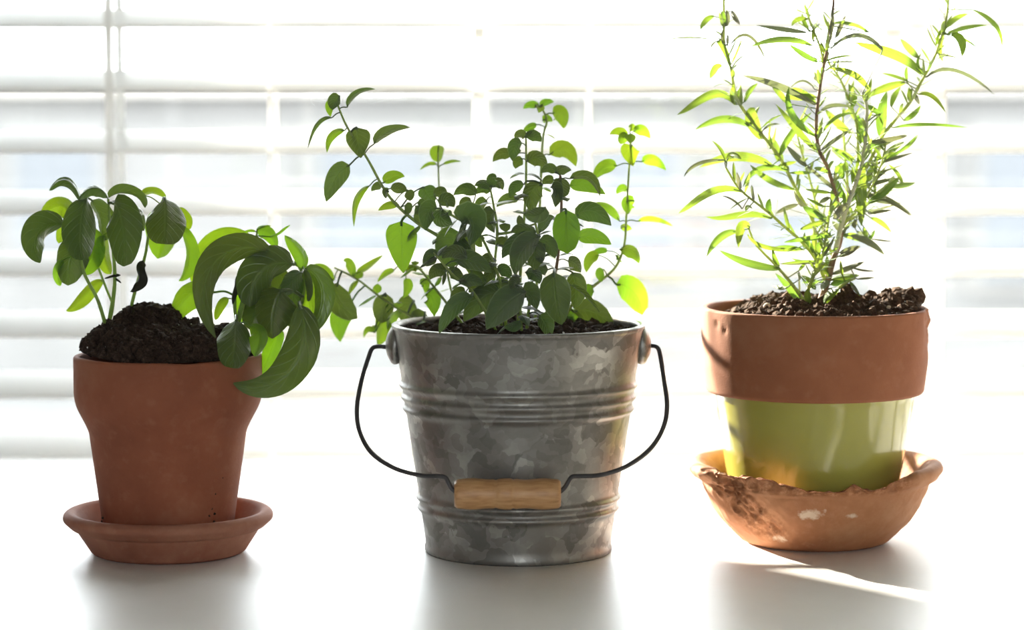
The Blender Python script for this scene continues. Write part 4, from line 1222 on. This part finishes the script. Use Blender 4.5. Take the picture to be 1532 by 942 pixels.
r6 = [
    ([(280, 160), (150, 138), (28, 165)], 9, GG, {}), ([(285, 46), (240, 55), (219, 118)], 22, G, {}),
    ([(300, 168), (345, 180), (370, 310)], 26, G, {}), ([(365, 188), (440, 80), (500, 160), (546, 280)], 15, GG, {}),
    ([(376, 20), (385, 50), (412, 88)], 20, GG, {}), ([(735, 125), (620, 110), (493, 90)], 20, GG, {}),
    ([(760, 188), (620, 130), (460, 196)], 27, G, {}), ([(790, 268), (720, 240), (650, 182)], 24, G, {}),
    ([(325, 290), (290, 285), (268, 348)], 30, G, {}), ([(372, 302), (390, 260), (452, 224)], 9, GG, {}),
    ([(395, 475), (300, 340), (200, 480), (108, 525)], 34, G, {}), ([(458, 578), (340, 500), (192, 600)], 31, G, {}),
    ([(775, 475), (600, 370), (425, 335)], 27, GG, {}), ([(435, 462), (450, 400), (500, 372)], 20, G, {}),
    ([(782, 440), (700, 430), (628, 442)], 33, G, dict(roll=0)), ([(782, 630), (610, 540), (652, 388)], 28, G, {}),
    ([(780, 695), (690, 600), (588, 474)], 26, G, {}), ([(608, 720), (640, 620), (762, 512)], 28, G, {}),
    ([(518, 640), (440, 520), (485, 492)], 54, G, dict(roll=10)), ([(520, 588), (560, 540), (620, 525)], 10, G, {}),
    ([(522, 605), (560, 560), (608, 572)], 10, GG, {}), ([(600, 750), (600, 690), (570, 632)], 30, G, {}),
    ([(560, 690), (545, 640), (548, 610)], 24, G, {}), ([(735, 775), (690, 740), (640, 675)], 25, GG, {}),
    ([(645, 795), (480, 740), (428, 875)], 24, G, {}), ([(335, 745), (180, 740), (140, 828)], 15, GG, {}),
    ([(566, 770), (400, 680), (215, 782)], 38, G, {}), ([(348, 765), (330, 690), (275, 650)], 13, G, {}),
    ([(678, 888), (540, 850), (462, 768)], 25, G, {}), ([(350, 745), (370, 700), (420, 740)], 26, G, {}),
    ([(775, 400), (720, 320), (655, 400)], 9, GG, {}), ([(600, 772), (650, 760), (690, 752)], 16, G, {}),
    ([(640, 470), (610, 420), (570, 390)], 22, G, {}), ([(380, 470), (370, 420), (385, 375)], 18, G, {}),
    ([(410, 480), (420, 430), (398, 390)], 22, G, {}), ([(335, 100), (325, 60), (330, 20)], 26, G, {}),
    ([(345, 95), (360, 50), (345, 10)], 20, GG, {}), ([(330, 180), (320, 140), (330, 110)], 10, GG, {}),
    ([(352, 190), (350, 160), (356, 130)], 12, GG, {}), ([(300, 168), (280, 175), (268, 205)], 10, GG, {}),
]
rc = [
    ([(400, 168), (240, 110), (140, 240), (55, 286)], 34, G, {}), ([(558, 312), (400, 255), (330, 335), (203, 305)], 30, G, {}),
    ([(370, 385), (270, 380), (206, 522)], 34, G, {}), ([(440, 360), (380, 310), (380, 472)], 44, G, {}),
    ([(735, 480), (480, 500), (425, 395)], 20, G, {}), ([(605, 585), (430, 570), (274, 486)], 36, G, {}),
    ([(700, 238), (640, 250), (580, 288)], 22, GG, {}), ([(845, 325), (740, 270), (690, 180)], 20, GG, {}),
    ([(548, 285), (535, 240), (552, 205)], 28, G, {}), ([(885, 408), (760, 420), (628, 442)], 24, G, {}),
    ([(838, 338), (770, 350), (716, 376)], 24, G, {}), ([(845, 305), (780, 290), (730, 250)], 30, G, {}),
    ([(1080, 232), (1180, 180), (1252, 88)], 32, G, {}), ([(1075, 185), (1180, 180), (1312, 300)], 22, GG, {}),
    ([(1100, 210), (1180, 235), (1265, 230)], 14, GG, {}), ([(1090, 290), (1140, 275), (1212, 268)], 15, GG, {}),
    ([(1100, 312), (1150, 320), (1212, 392)], 24, G, {}), ([(1105, 425), (1150, 430), (1218, 440)], 10, GG, {}),
    ([(990, 408), (1090, 430), (1172, 512)], 32, GG, {}), ([(885, 615), (980, 580), (1062, 548)], 24, GG, {}),
    ([(900, 645), (960, 630), (1032, 622)], 25, G, {}), ([(985, 575), (1050, 600), (1115, 598)], 9, GG, {}),
    ([(1025, 642), (1070, 640), (1122, 634)], 10, GG, {}), ([(845, 775), (860, 720), (930, 690)], 38, G, {}),
    ([(1210, 142), (1280, 140), (1336, 122)], 25, G, {}), ([(1100, 150), (1140, 80), (1190, 20)], 14, G, {}),
    ([(1270, 130), (1250, 60), (1190, 20)], 18, G, {}), ([(985, 660), (1010, 690), (1040, 735)], 16, G, {}),
    ([(640, 690), (600, 690), (562, 676)], 18, G, {}), ([(850, 655), (790, 660), (722, 660)], 14, G, {}),
    ([(840, 560), (760, 560), (668, 530)], 14, GG, {}), ([(800, 545), (740, 540), (600, 560)], 12, G, {}),
    ([(710, 470), (640, 470), (620, 490)], 12, G, {}), ([(600, 570), (570, 540), (565, 480)], 22, G, {}),
    ([(715, 640), (705, 620), (708, 600)], 12, GG, {}), ([(930, 500), (1000, 480), (1040, 465)], 28, GG, {}),
    ([(420, 270), (420, 230), (455, 260)], 12, G, {}), ([(400, 260), (350, 200), (285, 190)], 10, GG, {}),
]
rr_ = [
    ([(645, 325), (560, 220), (430, 210), (318, 172)], 40, G, dict(roll=8)), ([(455, 210), (340, 70), (200, 205)], 20, GG, {}),
    ([(388, 124), (300, 65), (210, 80)], 15, G, {}), ([(228, 150), (245, 110), (276, 42)], 19, GG, {}),
    ([(628, 248), (590, 210), (543, 157)], 27, G, {}), ([(565, 368), (460, 385), (372, 442)], 32, G, {}),
    ([(452, 638), (440, 520), (476, 412)], 44, G, dict(roll=5)), ([(498, 485), (505, 430), (545, 388)], 22, G, {}),
    ([(572, 360), (520, 335), (448, 322)], 14, G, {}), ([(765, 95), (700, 170), (748, 266)], 30, G, {}),
    ([(775, 130), (850, 100), (962, 90)], 19, G, {}), ([(765, 105), (800, 50), (872, 35)], 22, G, {}),
    ([(790, 135), (860, 140), (842, 244)], 36, G, dict(roll=5)), ([(800, 145), (870, 150), (935, 220)], 11, G, {}),
    ([(735, 232), (780, 235), (832, 252)], 11, GG, {}), ([(900, 15), (1050, 80), (1035, 206)], 19, G, {}),
    ([(668, 342), (790, 230), (1006, 432)], 17, GG, {}), ([(632, 425), (700, 400), (762, 514)], 19, G, {}),
    ([(560, 552), (610, 530), (642, 478)], 22, G, {}), ([(505, 588), (650, 555), (868, 588)], 15, G, {}),
    ([(395, 660), (480, 650), (576, 628)], 22, GG, {}), ([(390, 405), (330, 300), (196, 300)], 26, G, {}),
    ([(445, 525), (410, 500), (375, 478)], 22, G, {}), ([(300, 612), (230, 570), (178, 498)], 30, G, {}),
    ([(155, 512), (200, 460), (312, 490)], 16, GG, {}), ([(165, 612), (220, 510), (322, 518)], 15, G, {}),
    ([(160, 695), (230, 640), (315, 590)], 17, GG, {}), ([(315, 742), (260, 710), (212, 688)], 22, G, {}),
    ([(345, 665), (355, 590), (325, 512)], 32, G, {}), ([(430, 745), (590, 700), (630, 620)], 13, G, {}),
    ([(420, 765), (510, 730), (602, 710)], 9, GG, {}), ([(390, 880), (440, 835), (545, 838)], 15, GG, {}),
    ([(640, 300), (610, 270), (645, 225)], 12, G, {}), ([(575, 360), (565, 320), (575, 290)], 14, G, {}),
    ([(600, 400), (580, 430), (590, 465)], 22, G, {}), ([(610, 420), (620, 450), (636, 476)], 18, GG, {}),
    ([(180, 265), (240, 235), (322, 240)], 10, G, {}), ([(185, 270), (260, 265), (348, 266)], 10, GG, {}),
    ([(190, 215), (175, 240), (160, 290)], 26, GG, {}), ([(165, 330), (140, 350), (120, 345)], 30, GG, {}),
    ([(210, 20), (215, 90), (195, 190)], 16, GG, {}), ([(120, 170), (110, 120), (140, 70)], 14, G, {}),
    ([(100, 120), (60, 60), (65, 30)], 16, G, {}), ([(90, 60), (30, 50), (15, 95)], 20, G, {}),
    ([(260, 345), (300, 300), (340, 330)], 14, G, {}), ([(295, 460), (310, 420), (290, 370)], 18, G, {}),
    ([(290, 500), (330, 440), (300, 400)], 30, G, {}), ([(130, 470), (60, 400), (5, 400)], 24, G, {}),
]
ra = [
    ([(625, 200), (640, 500), (640, 812)], 88, G, dict(roll=0, cup=.3, d0=-2.2, d1=-.6)), ([(680, 470), (760, 420), (980, 385)], 34, GG, {}),
    ([(700, 610), (850, 520), (975, 390)], 56, G, {}), ([(680, 545), (850, 520), (1085, 720)], 46, GG, {}),
    ([(700, 690), (800, 670), (1000, 605)], 18, GG, {}), ([(740, 180), (850, 40), (1045, 10)], 40, GG, {}),
    ([(710, 135), (780, 60), (830, 110)], 50, G, {}), ([(830, 220), (900, 130), (1020, 70)], 48, G, {}),
    ([(720, 280), (950, 220), (1140, 0)], 24, G, {}), ([(690, 290), (900, 240), (1090, 170)], 16, GG, {}),
    ([(720, 360), (860, 330), (1020, 268)], 18, GG, {}), ([(690, 470), (780, 370), (870, 325)], 24, GG, {}),
    ([(700, 420), (720, 330), (760, 260)], 60, G, {}), ([(760, 250), (800, 200), (805, 160)], 34, G, {}),
    ([(480, 560), (420, 470), (440, 410)], 60, G, {}), ([(440, 520), (330, 420), (100, 230)], 30, GG, dict(wave=0)),
    ([(380, 500), (420, 580), (405, 670)], 50, G, {}), ([(370, 520), (260, 510), (140, 490)], 28, G, {}),
    ([(340, 340), (290, 310), (220, 300)], 34, G, {}), ([(190, 345), (120, 340), (0, 345)], 26, G, {}),
    ([(430, 350), (400, 300), (490, 260)], 30, G, {}), ([(480, 390), (450, 330), (460, 250)], 50, G, {}),
    ([(520, 330), (480, 290), (510, 240)], 44, G, {}), ([(560, 245), (470, 180), (380, 120)], 34, G, {}),
    ([(310, 760), (220, 680), (130, 640)], 40, G, {}), ([(310, 770), (200, 790), (100, 840)], 30, G, {}),
    ([(370, 880), (230, 910), (80, 930)], 40, G, {}), ([(500, 900), (430, 820), (380, 770)], 46, GG, {}),
    ([(490, 880), (470, 770), (560, 650)], 40, GG, {}), ([(520, 620), (450, 700), (390, 750)], 60, GG, {}),
    ([(360, 560), (300, 590), (270, 610)], 34, GG, {}), ([(110, 640), (70, 570), (45, 500)], 26, GG, {}),
    ([(310, 640), (250, 620), (150, 560)], 24, G, {}), ([(600, 760), (560, 800), (590, 830)], 40, GG, {}),
]
rb = [
    ([(270, 850), (180, 700), (0, 530)], 60, G, dict(roll=0)), ([(350, 840), (310, 760), (330, 680)], 55, G, dict(roll=0)),
    ([(500, 830), (560, 720), (640, 700)], 70, G, dict(roll=5)), ([(500, 690), (600, 700), (720, 640)], 30, GG, {}),
    ([(560, 640), (650, 600), (780, 590)], 60, G, {}), ([(480, 620), (380, 600), (270, 625)], 26, G, {}),
    ([(560, 590), (700, 560), (845, 550)], 50, G, {}), ([(540, 580), (480, 640), (480, 700)], 60, GG, {}),
    ([(400, 690), (370, 600), (260, 550)], 44, G, {}), ([(250, 760), (240, 640), (235, 510)], 16, GG, {}),
    ([(80, 690), (30, 660), (0, 655)], 36, G, {}), ([(370, 410), (250, 420), (160, 375)], 22, G, {}),
    ([(380, 420), (200, 440), (40, 435)], 20, GG, {}), ([(450, 500), (400, 460), (350, 450)], 22, GG, {}),
    ([(540, 560), (520, 440), (430, 400)], 60, G, {}), ([(380, 310), (300, 200), (230, 200)], 70, G, dict(roll=10)),
    ([(560, 150), (350, 180), (90, 220)], 38, G, {}), ([(280, 290), (150, 250), (0, 262)], 26, G, {}),
    ([(480, 360), (560, 250), (600, 150)], 26, GG, {}), ([(500, 350), (550, 330), (640, 260)], 24, G, {}),
    ([(690, 150), (830, 150), (950, 240)], 60, G, {}), ([(640, 360), (760, 330), (850, 250)], 44, GG, {}),
    ([(520, 440), (520, 400), (520, 350)], 36, G, {}), ([(440, 360), (430, 280), (450, 200)], 50, G, dict(roll=10)),
    ([(750, 610), (800, 680), (850, 750)], 32, GG, {}), ([(930, 200), (900, 120), (890, 60)], 38, G, {}),
    ([(930, 200), (980, 140), (1000, 90)], 34, G, {}), ([(240, 500), (280, 450), (300, 440)], 28, G, {}),
    ([(680, 560), (660, 480), (655, 400)], 26, G, {}), ([(820, 110), (860, 130), (940, 150)], 26, GG, {}),
]
rn = random.Random(77)
for data, zf, zs_ in ((r6, Z6, 3.25), (rc, Zc, 3.6225), (rr_, Zr, 3.247), (ra, Za, 5.89), (rb, Zb, 6.73)):
    for pts, w, mt, kw in data:
        d1 = rn.uniform(-1.6, 1.2)
        leaf(pp, pts, w * 1.22, **{**dict(zoom=zf, zs=zs_, mat=mt, only=list(range(12)), shape='lance', cup=.35, wave=.03, d0=rn.uniform(-.35, .15), d1=d1, n=11, m=5, roll=rn.uniform(-30, 30)), **kw})
# remaining needles in whorls along the stems: the larger ones as leaves, the many small ones between them as one tuft
tuft = bmesh.new(); tuft.loops.layers.uv.new('UVMap')
for rnd_ in (0, 1):
    for si, lo, hi, num in ((1, .12, 1, 22), (2, .2, .98, 14), (3, .2, .95, 8), (5, .1, .98, 18), (6, .1, 1, 18), (7, .1, 1, 8), (8, .2, 1, 5), (10, .25, 1, 14), (11, .2, 1, 6), (12, .15, 1, 14), (13, .15, 1, 12), (14, .15, 1, 12)):
        o, w, rad = pp.stems[si]
        if rnd_ == 0 and si > 11: continue
        for k in range(num if rnd_ == 0 else int(num * 2.2)):
            q = lo + (hi - lo) * (k + rn.random() * .5) / (num if rnd_ == 0 else int(num * 2.2))
            i = max(1, min(len(w) - 2, int(q * (len(w) - 1))))
            t_ = (w[i + 1] - w[i - 1]).normalized()
            a0 = k * 2.4 + rn.uniform(-.3, .3)
            s1 = t_.orthogonal().normalized(); s2 = t_.cross(s1)
            d = s1 * math.cos(a0) + s2 * math.sin(a0) + t_ * rn.uniform(.4, 1.3)
            Lh = rn.uniform(.010, .020) if rnd_ == 0 else rn.uniform(.009, .019)
            leaf3d(pp, o, w[i] + d.normalized() * rad[i] * .5, d, Lh, rn.uniform(.0018, .0030), rn.uniform(-.1, .35), G if rn.random() < .7 else GG, 'lance', .35, 7, 5, .02, acc=tuft if rnd_ else None)
o = from_bm('leaf_tuft', tuft, M['rosemary'], None); par(o, ros); o['kind'] = 'stuff'
